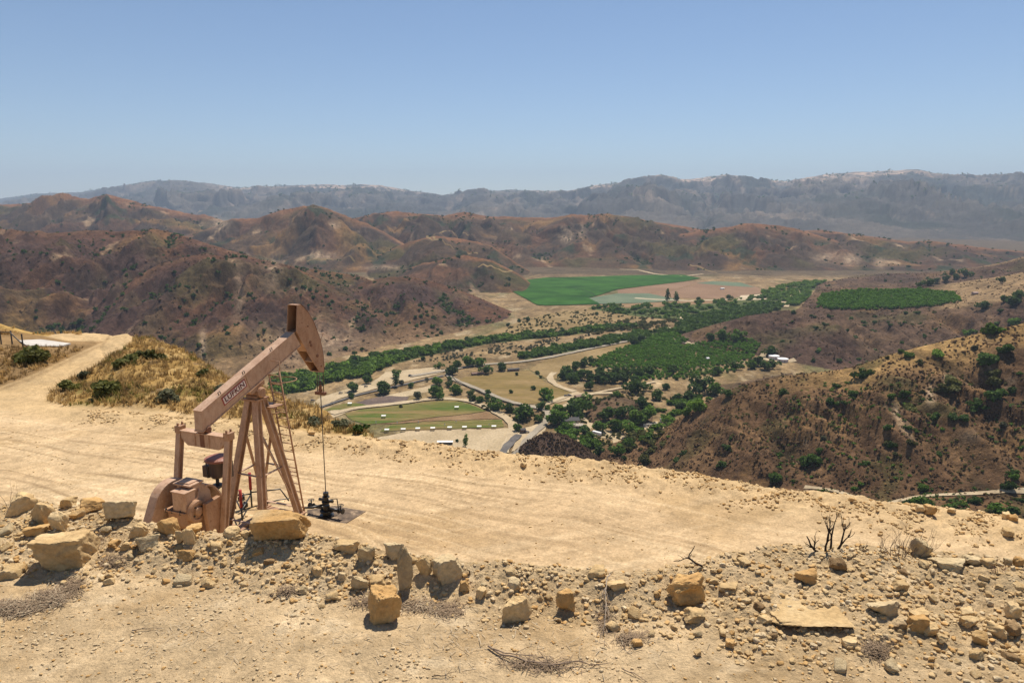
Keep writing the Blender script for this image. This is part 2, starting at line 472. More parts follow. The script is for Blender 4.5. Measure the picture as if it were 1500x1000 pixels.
def valley_color():
    X, Y, Z, T = VAL.X, VAL.YY, VAL.Z, VAL.T
    lid, rel, gul = valley_fn.lid, valley_fn.rel, valley_fn.gul
    n1 = fbm(X/150, Y/220, 5, 41); n2 = fbm(X/60, Y/90, 4, 42); n3 = fbm(X/28, Y/60, 4, 43)
    nf = fbm(X/9, Y/14, 2, 45)
    # slope facing
    C = np.zeros(X.shape+(3,))
    # valley floor
    C[:] = (0.235, 0.160, 0.080)
    C = mixc(C, (0.165, 0.110, 0.052), sstep(-0.1, 0.35, n2))
    C = mixc(C, (0.32, 0.24, 0.14), sstep(0.1, 0.5, n3+n1*0.4))
    C = mixc(C, (0.085, 0.085, 0.028), sstep(0.12, 0.45, n1)*0.7)
    C = mixc(C, (0.085, 0.062, 0.038), sstep(2060, 2300, Y + 90*fbm(X/200, Y/200, 3, 140))*0.9)
    PURP, RED, GOLD, OLIVE, PALE, GREEN = (0.060,0.034,0.026),(0.108,0.052,0.026),(0.205,0.112,0.038),(0.066,0.055,0.018),(0.30,0.205,0.12),(0.026,0.036,0.016)
    def paint(mask, base, parts):
        c = np.zeros((int(mask.sum()), 3)); c[:] = base
        for col, m in parts: c = mixc(c, col, np.clip(m, 0, 1))
        C[mask] = c
    Xa, Ya, Ta, rela, n1a, n2a, n3a, nfa = X, Y, T, rel, n1, n2, n3, nf
    for k, L in enumerate(LAYERS):
        m = lid == k
        if not m.any(): continue
        nm = L['name']
        X, Y, T, rel, n1, n2, n3, nf = (q[m] for q in (Xa, Ya, Ta, rela, n1a, n2a, n3a, nfa))
        n4 = fbm(X/400, Y/600, 4, 44)
        g1 = sstep(0.20, 0.09, gul[m])       # gully bottoms, where brush grows
        if nm == 'range':
            nR = fbm(X/1300, Y/2600, 5, 160); pxx = 750+FPX*T
            zone = np.interp(pxx, [300, 370, 560, 640, 760, 860, 1380, 1450], [0, 1, 1, .15, .3, 1, 1, .3])
            paint(m, (0.055,0.050,0.042), [((0.10,0.084,0.066), sstep(-.15,.25,nR)), ((0.030,0.036,0.026), sstep(0.0,.3,fbm(X/600,Y/1500,5,46))*.8), ((0.20,0.15,0.11), sstep(.22,.4,fbm(X/240,Y/1400,4,161))*.7), ((0.022,0.028,0.020), g1*0.8),
                  ((0.50,0.345,0.235), sstep(0.66,0.90,rel+0.22*nR)*zone*sstep(-.35,.1,fbm(X/420,Y/900,3,162))), ((0.03,0.034,0.024), sstep(.08,.16,fbm(X/75,Y/170,2,48))*sstep(.6,.85,rel)*0.9)])
        elif nm in ('peak', 'knoll', 'mid', 'spur', 'dome', 'tail'):
            paint(m, (0.056,0.036,0.023), [((0.080,0.050,0.028), sstep(-.1,.3,n4)), (RED, sstep(.02,.35,n1)*0.8), (GOLD, sstep(.12,.4,fbm(X/260,Y/330,4,50))*0.75), (OLIVE, sstep(.05,.35,fbm(X/340,Y/400,4,51))*0.85),
                  (GREEN, g1*0.75), (GREEN, sstep(.2,.36,fbm(X/130,Y/190,5,52))*0.85), (PALE, sstep(.30,.46,fbm(X/110,Y/260,5,53))*0.8),
                  ((0.205,0.092,0.040), sstep(.82,1.0,rel)*0.8)])
        elif nm in ('burnt', 'dark'):
            dk = 1.0 if nm == 'dark' else 0.0
            gold = 0.55 if nm == 'burnt' else 0.25
            paint(m, PURP, [(RED, sstep(-.02,.4,n1)*0.8), ((0.10,0.070,0.034), sstep(.0,.35,n2)*0.5), (GOLD, sstep(.10,.38,fbm(X/170,Y/300,5,54))*gold),
                  (OLIVE, sstep(.06,.36,fbm(X/230,Y/260,4,55))*(0.75-0.45*dk)), ((0.048,0.029,0.024), sstep(.08,.3,fbm(X/70,Y/160,5,56))*0.75),
                  (PALE, sstep(.24,.42,fbm(X/26,Y/150,5,57))*sstep(-.12,.22,n1)*(0.75-.35*dk)), (GREEN, g1*0.35),
                  ((0.20,0.125,0.065), sstep(.28,.02,rel)*0.8), ((0.13,0.060,0.030), sstep(.82,1.,rel)*0.6)])
        elif nm in ('bench', 'rise'):
            paint(m, (0.092,0.056,0.035), [((0.120,0.074,0.042), sstep(-.1,.3,n2)), ((0.068,0.060,0.022), sstep(.1,.4,fbm(X/120,Y/120,4,60))*0.6), (GOLD, sstep(.15,.4,fbm(X/90,Y/140,4,61))*(0.3 if nm == 'bench' else .35)), (PURP, sstep(.05,.3,n1)*.7),
                  ((0.27,0.18,0.09), sstep(.96,1.0,rel)*0.75*sstep(1340,1400,750+FPX*T*0.985))])
        elif nm == 'rightslope':
            px = 750+FPX*T*0.985
            crestband = sstep(.70,.95,rel+0.1*n3)*sstep(1050,1300,px)
            paint(m, (0.106,0.060,0.031), [((0.155,0.090,0.044), sstep(-.15,.25,fbm(X/34,Y/44,5,62))), ((0.075,0.045,0.026), sstep(.12,.38,fbm(X/22,Y/40,5,63))*0.7),
                  ((0.29,0.18,0.07), crestband*0.9), ((0.068,0.060,0.022), sstep(.12,.38,fbm(X/40,Y/40,4,64))*0.6), (PALE, sstep(.36,.48,fbm(X/16,Y/40,4,65))*0.7), ((0.04,0.03,0.016), g1*0.7), ((0.20,0.115,0.045), sstep(.15,.4,fbm(X/50,Y/30,4,66))*.5)])
        elif nm == 'mound':
            paint(m, (0.080,0.050,0.034), [((0.11,0.072,0.046), sstep(-.1,.3,n3)), ((0.055,0.034,0.026), sstep(.05,.3,nf)*.6)])
        else:
            paint(m, (0.105,0.064,0.036), [((0.15,0.098,0.055), sstep(-.1,.3,n3)), ((0.075,0.066,0.024), sstep(.05,.35,n2)*0.6)])
    # bare pale scars
    X, Y = Xa, Ya
    PX, PY = to_px(X, Y, Z)
    for (a, b, w, h, st) in [(1363,578,7,15,.9),(1313,602,6,10,.9),(1386,556,5,9,.5),(297,506,5,22,.8),(322,328,16,7,.7),(830,346,10,9,.75),(852,338,5,10,.6),(1245,380,16,9,.6),(1210,376,22,10,.4),(1290,385,9,8,.5),(470,375,26,7,.5),(400,395,12,30,.35),(450,500,70,26,.45),(350,430,8,40,.35),(490,330,10,6,.5),(1480,560,12,9,.4),(560,392,30,4,.4),(1420,640,16,10,.35)]:
        d = ((PX-a)/w)**2+((PY-b)/h)**2
        m = np.exp(-d*1.2)*(lid >= 0)
        sel = m > 0.02
        nz_ = fbm(X[sel]/14, Y[sel]/30, 3, 150)
        C[sel] = mixc(C[sel], (0.36, 0.26, 0.165), np.clip(m[sel]*st*(1.1+1.6*nz_), 0, 1))
    C[lid == -2] = (0.17, 0.115, 0.06)
    C *= (1 + 0.35*nfa)[..., None]
    return np.clip(C, 0.01, 0.9)
MAT_HILL = mat_vcol('dry_hillside', (0.02, 0.11, 0.45), 0.60, 1.38, 0.9, 2.2, 0.22)
VAL.mesh('hills', MAT_HILL, valley_color())

# the plain the hills stand on, out to the horizon and behind the camera
mb = MB()
mb._add([(-22000, -6000, FLOOR-6), (22000, -6000, FLOOR-6), (22000, 24000, FLOOR-6), (-22000, 24000, FLOOR-6)], [(0, 1, 2, 3)])
tag(mb.build('plain', mat_ground('plain_soil', (0.19,0.13,0.075), (0.25,0.18,0.10), 0.01)), kind='structure')

# ---------------------------------------------------------------- the levelled pad with the pump, the track and the grassy spur
PADZ = -11.04
PUMP = Vector((-7.911, 21.414, PADZ)); PTH = R(67.59)
PA = Vector((math.cos(PTH), math.sin(PTH), 0)); PL = Vector((-math.sin(PTH), math.cos(PTH), 0))
EDGE = [(-500,585),(-100,578),(0,582),(60,590),(100,597),(150,600),(190,603),(230,606),(330,616),(400,624),(480,634),(550,642),(620,649),(700,661),(760,667),(850,672),(900,680),(1000,692),(1060,703),(1100,711),(1150,718),(1200,722),(1260,728),(1299,737),(1344,741),(1400,746),(1450,753),(1500,762),(1700,800),(2100,850)]
SPUR = {-500:[(585,-11),(540,-9),(500,-7),(455,-6.2)], -100:[(578,-11.),(545,-9.6),(500,-8.6),(462,-7.9)], 0:[(582,-11.05),(560,-10.8),(512,-9.3),(497,-9.3),(484,-9.2),(472,-8.6)],
 60:[(590,-11.05),(570,-11),(540,-10.3),(515,-9.6),(498,-9.5),(489,-9.4)], 100:[(597,-11.05),(560,-10.8),(527,-10.3),(508,-9.75),(497,-9.65),(489,-9.6)],
 150:[(600,-11.05),(560,-10.6),(530,-10.2),(505,-9.9),(493,-9.75),(488,-9.7)], 190:[(603,-11.05),(570,-10.4),(540,-10.05),(503,-9.75),(493,-9.65),(487,-9.6)],
 230:[(606,-11.05),(575,-10.5),(540,-10.15),(510,-9.85),(496,-9.8)], 260:[(609,-11.05),(575,-10.6),(540,-10.3),(508,-10.15)], 330:[(616,-11.05),(580,-10.85),(547,-10.75)], 400:[(624,-11.1),(596,-11.2),(572,-11.2)], 480:[(634,-11.15),(620,-11.4),(606,-11.5)], 545:[(641,-11.05),(638,-11.1),(636,-11.1)]}
def edge_Y(t):
    P = np.array([at_plane(px, py, -10.85) for px, py in EDGE]); return np.interp(t, P[:, 0]/P[:, 1], P[:, 1])
_sp = []
for px in sorted(SPUR):
    P = np.array([at_plane(px, py, z) for py, z in SPUR[px]])
    s = np.linspace(0, 1, len(P)); q = np.linspace(0, 1, 9)
    _sp.append((P[-1, 0]/P[-1, 1] if len(P) < 3 else np.mean(P[:, 0]/P[:, 1]), np.interp(q, s, P[:, 1]), np.interp(q, s, P[:, 2])))
def pad_fn(T, X, Y):
    t = T[0]
    Ye = edge_Y(t)
    st = np.array([a for a, b, c in _sp])
    SY = np.array([[np.interp(tt, st, [b[i] for a, b, c in _sp]) for i in range(9)] for tt in t])
    SZ = np.array([[np.interp(tt, st, [c[i] for a, b, c in _sp]) for i in range(9)] for tt in t])
    right = t > st[-1]
    z = np.empty_like(X)
    for j in range(len(t)):
        yy = Y[:, j]
        if right[j]:
            z[:, j] = PADZ - np.maximum(yy-Ye[j]-0.3, 0)*0.75
        else:
            sy = SY[j] + (Ye[j]-SY[j][0])*np.linspace(1, 0, 9)
            sy = np.maximum.accumulate(sy + np.arange(9)*1e-3)
            zz = np.interp(yy, sy, SZ[j])
            z[:, j] = zz - np.maximum(yy-sy[-1], 0)*0.7
    beyond = sstep(0, 2, Y-Ye[None, :])*(t < 0.0)[None, :]
    px = 750+FPX*t*0.96
    grass = beyond*(sstep(40, 110, px)*(1-0))[None, :]
    z += grass*(0.5*fbm(X/5, Y/5, 4, 20) + 0.22*fbm(X/1.2, Y/1.2, 3, 21))*sstep(0.5, 5, Y-Ye[None, :])*np.where(px > 160, 1, .35)[None, :]
    z += (1-beyond)*(0.05*fbm(X/3, Y/3, 4, 22) + 0.018*fbm(X/0.5, Y/0.5, 3, 23))
    # loose berm along the outer edge
    d = Y-(Ye[None, :]-0.5)
    ba = np.interp(px, [40, 120, 500, 620, 1600], [0.0, 0.14, 0.22, 0.36, 0.30])[None, :]
    wid = np.interp(px, [300, 700, 1300], [0.7, 1.3, 1.9])[None, :]
    z += ba*np.exp(-np.where(d < 0, d/wid, d/0.7)**2)*(1+0.6*fbm(X/0.9, Y/0.9, 4, 24)) 
    z += ba*0.35*sstep(-3.2, -0.4, d)*sstep(1.5, 0, d)*fbm(X/0.35, Y/0.35, 4, 25)
    # raised ground under the pumping unit
    lx = (X-PUMP.x)*PA.x + (Y-PUMP.y)*PA.y; ly = (X-PUMP.x)*PL.x + (Y-PUMP.y)*PL.y
    z += 0.93*(1-sstep(1.3, 2.7, lx))*(1-sstep(2.0, 5.5, np.abs(ly)))*sstep(-12, -6, lx)
    mk = np.exp(-(((lx-3.1)/1.7)**4+(ly/1.7)**4)); z = z*(1-mk*(lx > 1.6)) + PADZ*mk*(lx > 1.6)
    pad_fn.grass = grass
    # graded road ruts
    return z
padt = np.linspace(-0.98, 0.98, 1150)
PAD = Sheet(padt, np.concatenate([rows(12, 22, 110)[:-1], rows(22, 75, 330)]), pad_fn)
def pad_color():
    X, Y, T = PAD.X, PAD.YY, PAD.T
    DIRT = (0.525, 0.375, 0.215)
    C = np.zeros(X.shape+(3,)); C[:] = DIRT
    C = mixc(C, (0.42, 0.285, 0.145), sstep(0.0, 0.4, fbm(X/6, Y/3.5, 5, 30))*0.8)
    # bladed and driven stripes running along the road
    u = (X*0.94 + Y*0.34); v = (-X*0.34 + Y*0.94)
    st = fbm(u/9, v/0.45, 4, 31)
    C = mixc(C, (0.36, 0.25, 0.14), sstep(.1, .5, st)*0.55)
    C = mixc(C, (0.64, 0.48, 0.29), sstep(.1, .5, fbm(u/12, v/0.7, 4, 32))*0.6)
    Ye = edge_Y(T[0])[None, :]
    C = mixc(C, (0.50, 0.35, 0.18), sstep(-3.5, -0.6, Y-Ye)*0.7)
    dd = Ye-Y + 0.05*(X+6)*0          # distance from the outer edge: the wheel lines follow it
    cur = dd + 0.9*fbm(X/16, Y/16, 2, 130)
    tr = fbm(X/14, cur/0.30, 4, 131)
    C = mixc(C, (0.30, 0.205, 0.11), sstep(.16, .42, tr)*sstep(1.5, 4, dd)*0.75)
    C = mixc(C, (0.70, 0.53, 0.32), sstep(.14, .42, fbm(X/11, cur/0.22, 3, 132))*sstep(1.5, 4, dd)*0.6)
    for c_, w_ in ((5.2, .16), (6.9, .16), (9.3, .2), (11.2, .2), (12.1, .14), (13.8, .18)):
        ln = np.exp(-((cur-c_-0.8*fbm(X/22, Y*0+c_, 2, 133))/w_)**2)
        C = mixc(C, (0.29, 0.195, 0.105), ln*0.62*sstep(-.25, .25, fbm(X/4, Y/4+c_, 3, 134)))
    # brown scuffed patch below the rod
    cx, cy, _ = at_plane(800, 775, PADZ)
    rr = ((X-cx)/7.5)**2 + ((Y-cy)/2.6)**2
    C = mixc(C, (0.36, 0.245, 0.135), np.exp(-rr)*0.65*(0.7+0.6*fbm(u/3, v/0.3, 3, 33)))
    g = pad_fn.grass
    px, py = to_px(X, Y, PAD.Z)
    poly_track = (px < 205) & (py < 590)
    # track: lower edge line and upper edge line
    lo = np.interp(px, [0, 62, 75, 100, 130, 160, 190, 205], [640, 590, 570, 557, 541, 523, 502, 488])
    gr = sstep(-4, 5, (py-lo) + 5*fbm(X/1.5, Y/1.5, 3, 34))
    gr = np.where(px > 205, 1, gr)*g*sstep(0.2, 1.2, Y-Ye + 0.8*fbm(X/1.2, Y/1.2, 3, 35))
    bank = sstep(0, 4, np.interp(px, [-200, 0, 30, 70, 105, 130, 152, 168], [600, 568, 558, 541, 524, 512, 502, 480])-py)*sstep(0, 3, py-np.interp(px, [0, 60, 100, 170], [480, 490, 498, 499]))
    bankgr = bank*sstep(-.1, .3, fbm(X/1.6, Y/1.6, 4, 36))
    G = np.zeros(X.shape+(3,)); G[:] = (0.33, 0.205, 0.07)
    G = mixc(G, (0.42, 0.285, 0.12), sstep(-.1, .4, fbm(X/2, Y/2, 4, 37)))
    G = mixc(G, (0.15, 0.13, 0.035), sstep(.08, .4, fbm(X/3.4, Y/3.4, 4, 38))*0.75)
    G = mixc(G, (0.12, 0.08, 0.05), sstep(.15, .42, fbm(X/1.4, Y/1.4, 4, 39))*0.7)
    C = C*(1-gr[..., None]) + G*gr[..., None]
    C = mixc(C, (0.42, 0.265, 0.085), (px < 75)*(py < 492)*(Y > Ye+4)*0.9)
    C = mixc(C, (0.235, 0.145, 0.065), bank*0.9)
    C = mixc(C, (0.22, 0.14, 0.065), bankgr*0.8)
    C = mixc(C, (0.30, 0.20, 0.10), np.exp(-((py-np.interp(px, [-200, 0, 30, 70, 105, 130, 152, 168], [600, 570, 560, 543, 526, 514, 504, 480]))/3.0)**2)*(px < 168)*0.7)
    pad_color.gr = gr
    return np.clip(C, 0.01, 0.9)
MAT_DIRT = mat_vcol('graded_dirt', (0.7, 3.5, 14.0), 0.80, 1.16, 0.6, 0.06, 9.0)
PAD.mesh('dirt_pad_ground', MAT_DIRT, pad_color())

# ---------------------------------------------------------------- the bench in front, with its rubble edge
BZ = -4.6
CREST = [(-500,735),(-100,738),(0,742),(60,738),(110,742),(150,742),(200,764),(230,775),(290,786),(340,786),(370,783),(450,786),(480,794),(520,800),(560,808),(640,818),(700,825),(800,832),(900,838),(960,838),(1000,828),(1050,816),(1100,809),(1150,802),(1230,797),(1300,803),(1400,813),(1500,822),(1700,830),(2000,840)]
def crest_Y(t):
    P = np.array([at_plane(px, py, -4.36) for px, py in CREST]); return np.interp(t, P[:, 0]/P[:, 1], P[:, 1])
RUB_LO = [(-200,820),(0,832),(120,850),(250,845),(330,850),(420,885),(500,880),(560,872),(640,880),(700,892),(850,905),(1000,925),(1150,965),(1300,975),(1500,980),(1800,985)]
def rub_Y(t):
    P = np.array([at_plane(px, py, -4.6) for px, py in RUB_LO]); return np.interp(t, P[:, 0]/P[:, 1], P[:, 1])
def fg_fn(T, X, Y):
    Yc = crest_Y(T[0])[None, :]; Yr = rub_Y(T[0])[None, :]
    z = BZ + 0.05*fbm(X/1.6, Y/1.6, 4, 70) + 0.012*fbm(X/0.22, Y/0.22, 4, 71)
    rub = sstep(-0.35, 0.25, Y-Yr + 0.35*fbm(X/0.8, Y/0.8, 3, 72))
    k = sstep(Yr-0.1, Yc-0.1, Y)
    z += 0.24*k
    z += rub*(0.085*fbm(X/0.5, Y/0.5, 4, 73) + 0.05*np.abs(fbm(X/0.16, Y/0.16, 4, 74)))
    # broken bank below the crest
    px = 750+FPX*T*0.86
    bank = sstep(560, 700, px)*sstep(1150, 1000, px)+sstep(1280,1330,px)
    z -= bank*0.10*np.exp(-((Y-(Yr*0.45+Yc*0.55))/0.35)**2)
    over = np.maximum(Y-Yc, 0)
    z -= over*0.95*sstep(0, 0.35, over)
    fg_fn.rub = rub
    return z
FG = Sheet(np.linspace(-0.95, 0.95, 1150), np.concatenate([rows(3.6, 5.8, 50)[:-1], rows(5.8, 11.5, 420)[:-1], rows(11.5, 19, 50)]), fg_fn)
def fg_color():
    X, Y, T = FG.X, FG.YY, FG.T
    C = np.zeros(X.shape+(3,)); C[:] = (0.535, 0.39, 0.225)
    C = mixc(C, (0.41, 0.28, 0.145), sstep(0.0, 0.4, fbm(X/1.7, Y/1.2, 5, 80))*0.8)
    C = mixc(C, (0.68, 0.525, 0.33), sstep(0.1, 0.42, fbm(X/0.9, Y/0.6, 5, 81))*0.7)
    C = mixc(C, (0.52, 0.375, 0.205), fg_fn.rub*(0.45+0.5*fbm(X/0.6, Y/0.6, 3, 82)))
    return np.clip(C, 0.01, 0.9)
MAT_FG = mat_vcol('loose_dirt', (1.2, 9.0, 45.0), 0.74, 1.2, 0.9, 0.045, 26.0)
FG.mesh('dirt_bench_ground', MAT_FG, fg_color())

# ================================================================ VALLEY FLOOR: fields, lots, roads
rng = np.random.RandomState(3)
def dense(poly, step=6.0, jit=1.2, closed=True):
    P = [at_plane(a, b, FLOOR)[:2] for a, b in poly]
    out = []
    n = len(P)
    for i in range(n if closed else n-1):
        a = np.array(P[i]); b = np.array(P[(i+1) % n]); L = np.linalg.norm(b-a)
        k = max(int(L/step), 1)
        for j in range(k):
            p = a+(b-a)*j/k
            out.append(p + jit*np.array([perlin(p[0]/9, p[1]/9, 3), perlin(p[0]/9, p[1]/9, 4)])*1.6)
    if not closed: out.append(np.array(P[-1]))
    return out
def field(name, poly, mat, z=0.45, jit=1.2):
    P = dense(poly, 6.0, jit)
    V = [Vector((p[0], p[1], FLOOR+z)) for p in P]
    tris = tessellate_polygon([V])
    me = bpy.data.meshes.new(name); me.from_pydata(V, [], tris); me.update()
    return tag(link_mesh(name, me, mat), kind='structure')
def road(name, line, width, mat, dz=0.8, wob=0.15):
    pts = []
    for (a, b) in line:
        h = VAL.hit(a, b)
        if h: pts.append(np.array(h))
    P = []
    for i in range(len(pts)-1):
        L = np.linalg.norm(pts[i+1]-pts[i]); k = max(int(L/4), 1)
        for j in range(k): P.append(pts[i]+(pts[i+1]-pts[i])*j/k)
    P.append(pts[-1]); P = np.array(P)
    for _ in range(12): P[1:-1] = (P[:-2]+2*P[1:-1]+P[2:])/4
    d = np.gradient(P[:, :2], axis=0); d /= np.linalg.norm(d, axis=1)[:, None]+1e-9
    nrm = np.stack([-d[:, 1], d[:, 0]], -1)
    V = []; 
    for i, p in enumerate(P):
        w = width*(0.5+wob*perlin(p[0]/14, p[1]/14, 8))
        for s in (-1, -.33, .33, 1):
            q = p[:2]+nrm[i]*w*s; V.append((q[0], q[1], float(VAL.z(q[0], q[1]))+dz))
    F = [(4*i+j, 4*i+j+1, 4*i+j+5, 4*i+j+4) for i in range(len(P)-1) for j in range(3)]
    me = mesh_np(name, np.array(V), np.array(F), True)
    return tag(link_mesh(name, me, mat), kind='structure')

M_VINE = mat_ground('field_crop', (0.018,0.066,0.006), (0.044,0.125,0.014), 0.016, 0.12, 0.5, 0.6, rows=0.03, rowdir=1.2, rowcol=(0.022,0.062,0.010))
M_PLOUGH = mat_ground('ploughed_soil', (0.205,0.125,0.075), (0.245,0.155,0.095), 0.012, 0.3)
M_TEAL = mat_ground('pale_crop', (0.11,0.145,0.09), (0.145,0.175,0.11), 0.015, 0.3)
M_SAND = mat_ground('river_sand', (0.42,0.33,0.22), (0.52,0.42,0.29), 0.03, 0.4)
M_LOT = mat_ground('bare_lot', (0.36,0.275,0.165), (0.45,0.35,0.22), 0.03, 0.5)
M_TRACK = mat_ground('dirt_track', (0.38,0.29,0.18), (0.46,0.365,0.235), 0.05, 0.6)
M_ASPH = mat_ground('old_asphalt', (0.105,0.095,0.09), (0.15,0.135,0.12), 0.08, 0.7)
M_PAVE = mat_ground('pale_pavement', (0.28,0.235,0.175), (0.34,0.29,0.22), 0.05, 0.6)
M_LAWN = mat_ground('range_lawn', (0.075,0.105,0.018), (0.20,0.145,0.055), 0.06, 0.5, stretch=(0.22, 1.3, 1))
M_PADDK = mat_ground('mown_paddock', (0.165,0.118,0.038), (0.25,0.17,0.075), 0.03, 0.35, stretch=(0.3, 1.2, 1))
M_DRYF = mat_ground('dry_field', (0.19,0.13,0.055), (0.27,0.19,0.09), 0.02, 0.35)
M_STRIP = mat_ground('brown_strip', (0.19,0.115,0.058), (0.26,0.17,0.09), 0.03, 0.5)
M_BURN = mat_ground('burnt_lot', (0.105,0.078,0.068), (0.16,0.115,0.09), 0.05, 0.5)
M_BANK = mat_ground('green_bottom', (0.050,0.070,0.020), (0.10,0.105,0.034), 0.02, 0.2)

field('green_field', [(737,416),(775,410),(800,407),(860,406),(930,403.5),(1000,403),(1027,408),(1000,413),(940,420),(905,424),(880,432),(862,437),(880,446),(800,448),(786,447),(770,438),(750,427)], M_VINE, 1.5)
M_CROPROAD = mat_ground('crop_track', (0.020,0.050,0.012), (0.03,0.065,0.018), 0.05)
def flat_track(name, line, width, mat, z):
    P = np.array(dense(line, 8, 0.4, False)); d = np.gradient(P, axis=0); d /= np.linalg.norm(d, axis=1)[:, None]
    nn = np.stack([-d[:, 1], d[:, 0]], -1)*width/2
    V = np.concatenate([np.column_stack([P-nn, np.full(len(P), FLOOR+z)]), np.column_stack([P+nn, np.full(len(P), FLOOR+z)])]); k = len(P)
    return tag(link_mesh(name, mesh_np(name, V, np.array([(i, i+1, k+i+1, k+i) for i in range(k-1)])), mat), kind='structure')
flat_track('crop_track', [(745,421),(800,421),(850,421),(905,424)], 5, M_CROPROAD, 1.9)
flat_track('crop_track', [(838,421),(865,429),(872,434)], 5, M_CROPROAD, 1.93)
flat_track('crop_track', [(768,434),(820,434),(868,434)], 5, M_CROPROAD, 1.96)
flat_track('crop_track', [(805,407),(900,414),(940,420)], 5, M_CROPROAD, 1.99)
flat_track('plough_track', [(950,430),(985,425),(1010,419),(1020,415)], 6, M_STRIP, 0.75)
flat_track('plough_track', [(930,437),(960,439),(1010,441),(1070,439)], 14, M_SAND, 0.95)
field('ploughed_field', [(905,425),(940,420),(1000,413),(1045,412),(1090,415),(1115,423),(1122,428),(1100,432),(1060,438),(980,436),(950,430),(905,430)], M_PLOUGH)
field('pale_field', [(862,437),(905,430),(950,430),(978,436),(1000,440),(940,444),(880,445.5)], M_TEAL, 0.8)
field('pale_field', [(1020,415),(1045,412),(1085,414),(1106,421),(1060,418.5)], M_TEAL, 0.8)
field('river_sand', [(1085,433),(1130,430),(1145,433),(1120,439),(1080,440)], M_SAND, 0.6)
field('field_margin', [(870,447),(900,446),(1000,441),(1080,440),(1060,443),(960,450),(880,452)], M_STRIP, 0.4)
field('dry_plain', [(735,480),(790,462),(830,455),(960,452),(970,462),(920,470),(870,476),(800,484),(740,492),(700,494)], M_DRYF, 0.3)
field('river_bottom', [(400,552),(450,545),(500,532),(560,520),(620,510),(700,497),(760,490),(830,485),(880,478),(930,475),(930,480),(870,487),(800,495),(720,503),(640,518),(570,535),(530,548),(480,562),(440,575),(400,580)], M_BANK, 0.35)
field('river_bottom', [(760,521),(800,512),(870,498),(940,486),(975,484),(1000,487),(960,494),(880,508),(830,516),(770,527)], M_BANK, 0.35)
field('river_bottom', [(880,447),(960,443),(1050,440),(1140,430),(1190,412),(1200,420),(1160,445),(1120,458),(1060,476),(1010,490),(980,488),(1000,470),(920,462),(860,452)], M_BANK, 0.32)
field('mown_paddock', [(668,556),(700,548),(775,543),(800,560),(838,576),(800,590),(765,593),(730,585),(690,567)], M_PADDK)
field('dry_field', [(775,541),(800,527),(870,512),(930,500),(948,498),(900,515),(865,532),(828,550),(805,558)], M_DRYF)
field('bare_lot', [(440,604),(470,582),(520,566),(545,560),(565,545),(640,538),(652,545),(600,558),(575,563),(500,583),(455,604)], M_LOT)
field('bare_lot', [(470,606),(520,590),(600,572),(640,562),(645,570),(600,580),(530,596),(488,612)], M_LOT, 0.42)
field('burnt_lot', [(522,590),(560,580),(600,582),(592,590),(540,594)], M_BURN, 0.55)
field('range_lawn', [(505,606),(530,600),(600,592),(660,585.5),(688,592),(712,602),(690,606),(640,611),(590,617),(540,622),(515,616)], M_LAWN, 0.5)
field('range_lawn', [(556,632),(575,622),(640,617.5),(700,615.5),(735,615.5),(738,626),(650,628),(600,630)], M_LAWN, 0.5)
field('range_lawn', [(468,603),(500,592),(540,588),(547,592),(500,600)], M_LAWN, 0.5)
field('brown_strip', [(545,622),(590,618),(640,612),(690,607),(713,603.5),(734,613.5),(700,614.5),(640,616.5),(580,621)], M_STRIP, 0.5)
field('bare_lot', [(550,642),(600,631.5),(742,627.5),(756,634),(740,668),(620,668),(560,652)], M_LOT, 0.45)
field('bare_lot', [(757,632),(790,620),(797,612),(806,612),(800,628),(775,662),(750,662)], M_LOT, 0.45)
field('bare_lot', [(880,630),(912,632),(915,640),(900,665),(892,668),(898,645),(878,640)], M_LOT, 0.45)
field('bare_lot', [(938,622),(960,617),(985,618),(975,628),(940,630)], M_LOT, 0.45)
field('bare_lot', [(790,578),(805,570),(842,572),(856,578),(848,584),(815,590),(800,592)], M_LOT, 0.42)
field('bare_lot', [(838,605),(850,609),(870,618),(866,630),(852,628),(832,620)], M_LOT, 0.42)
road('dirt_track', [(486,607),(520,598),(580,592),(640,583.5),(690,587),(718,599),(742,613),(755,624),(748,640),(738,664)], 9, M_TRACK, 1.1)
road('asphalt_lane', [(450,604),(520,580),(560,571),(600,562),(650,551)], 4.5, M_ASPH, 1.2)
road('entrance_road', [(733,668),(745,652),(760,638)], 8, M_ASPH, 1.4)
road('valley_road', [(752,672),(770,646),(797,622),(806,607),(797,599),(766,594.6),(735,585),(702,571),(672,560),(655,551),(660,541)], 7, M_PAVE, 1.2)
road('dirt_track', [(797,594),(815,586),(838,578),(870,577),(897,576)], 7, M_TRACK, 1.0)
road('dirt_track', [(842,574),(820,568),(808,560),(804,552),(812,546)], 8, M_TRACK, 1.0)
road('dirt_track', [(806,607),(826,595),(850,583),(880,574),(925,566),(960,560)], 5, M_TRACK, 1.0)
road('valley_road', [(600,552),(655,543),(700,535),(760,531),(800,525),(870,510),(900,504),(950,494)], 8, M_PAVE, 1.2)
road('valley_road', [(998,482),(1001,470),(1004,461)], 16, M_TRACK, 1.2)
road('valley_road', [(1149,450),(1152,440),(1163,431),(1174,427)], 18, M_TRACK, 1.2)
road('dirt_track', [(1020,507),(1003,502),(986,496),(976,486),(980,479)], 8, M_TRACK, 1.0)
road('dirt_track', [(1178,714),(1215,713),(1240,722),(1262,734)], 3.2, M_TRACK, 0.5)
road('dirt_track', [(1296,739),(1320,731),(1350,725),(1420,724),(1500,721),(1580,716)], 3.2, M_TRACK, 0.5)
road('dirt_track', [(908,395),(935,396),(960,402),(1000,405),(1030,402)], 14, M_TRACK, 1.5)
road('dirt_track', [(1120,517),(1110,523),(1135,530),(1165,527)], 9, M_TRACK, 0.6)

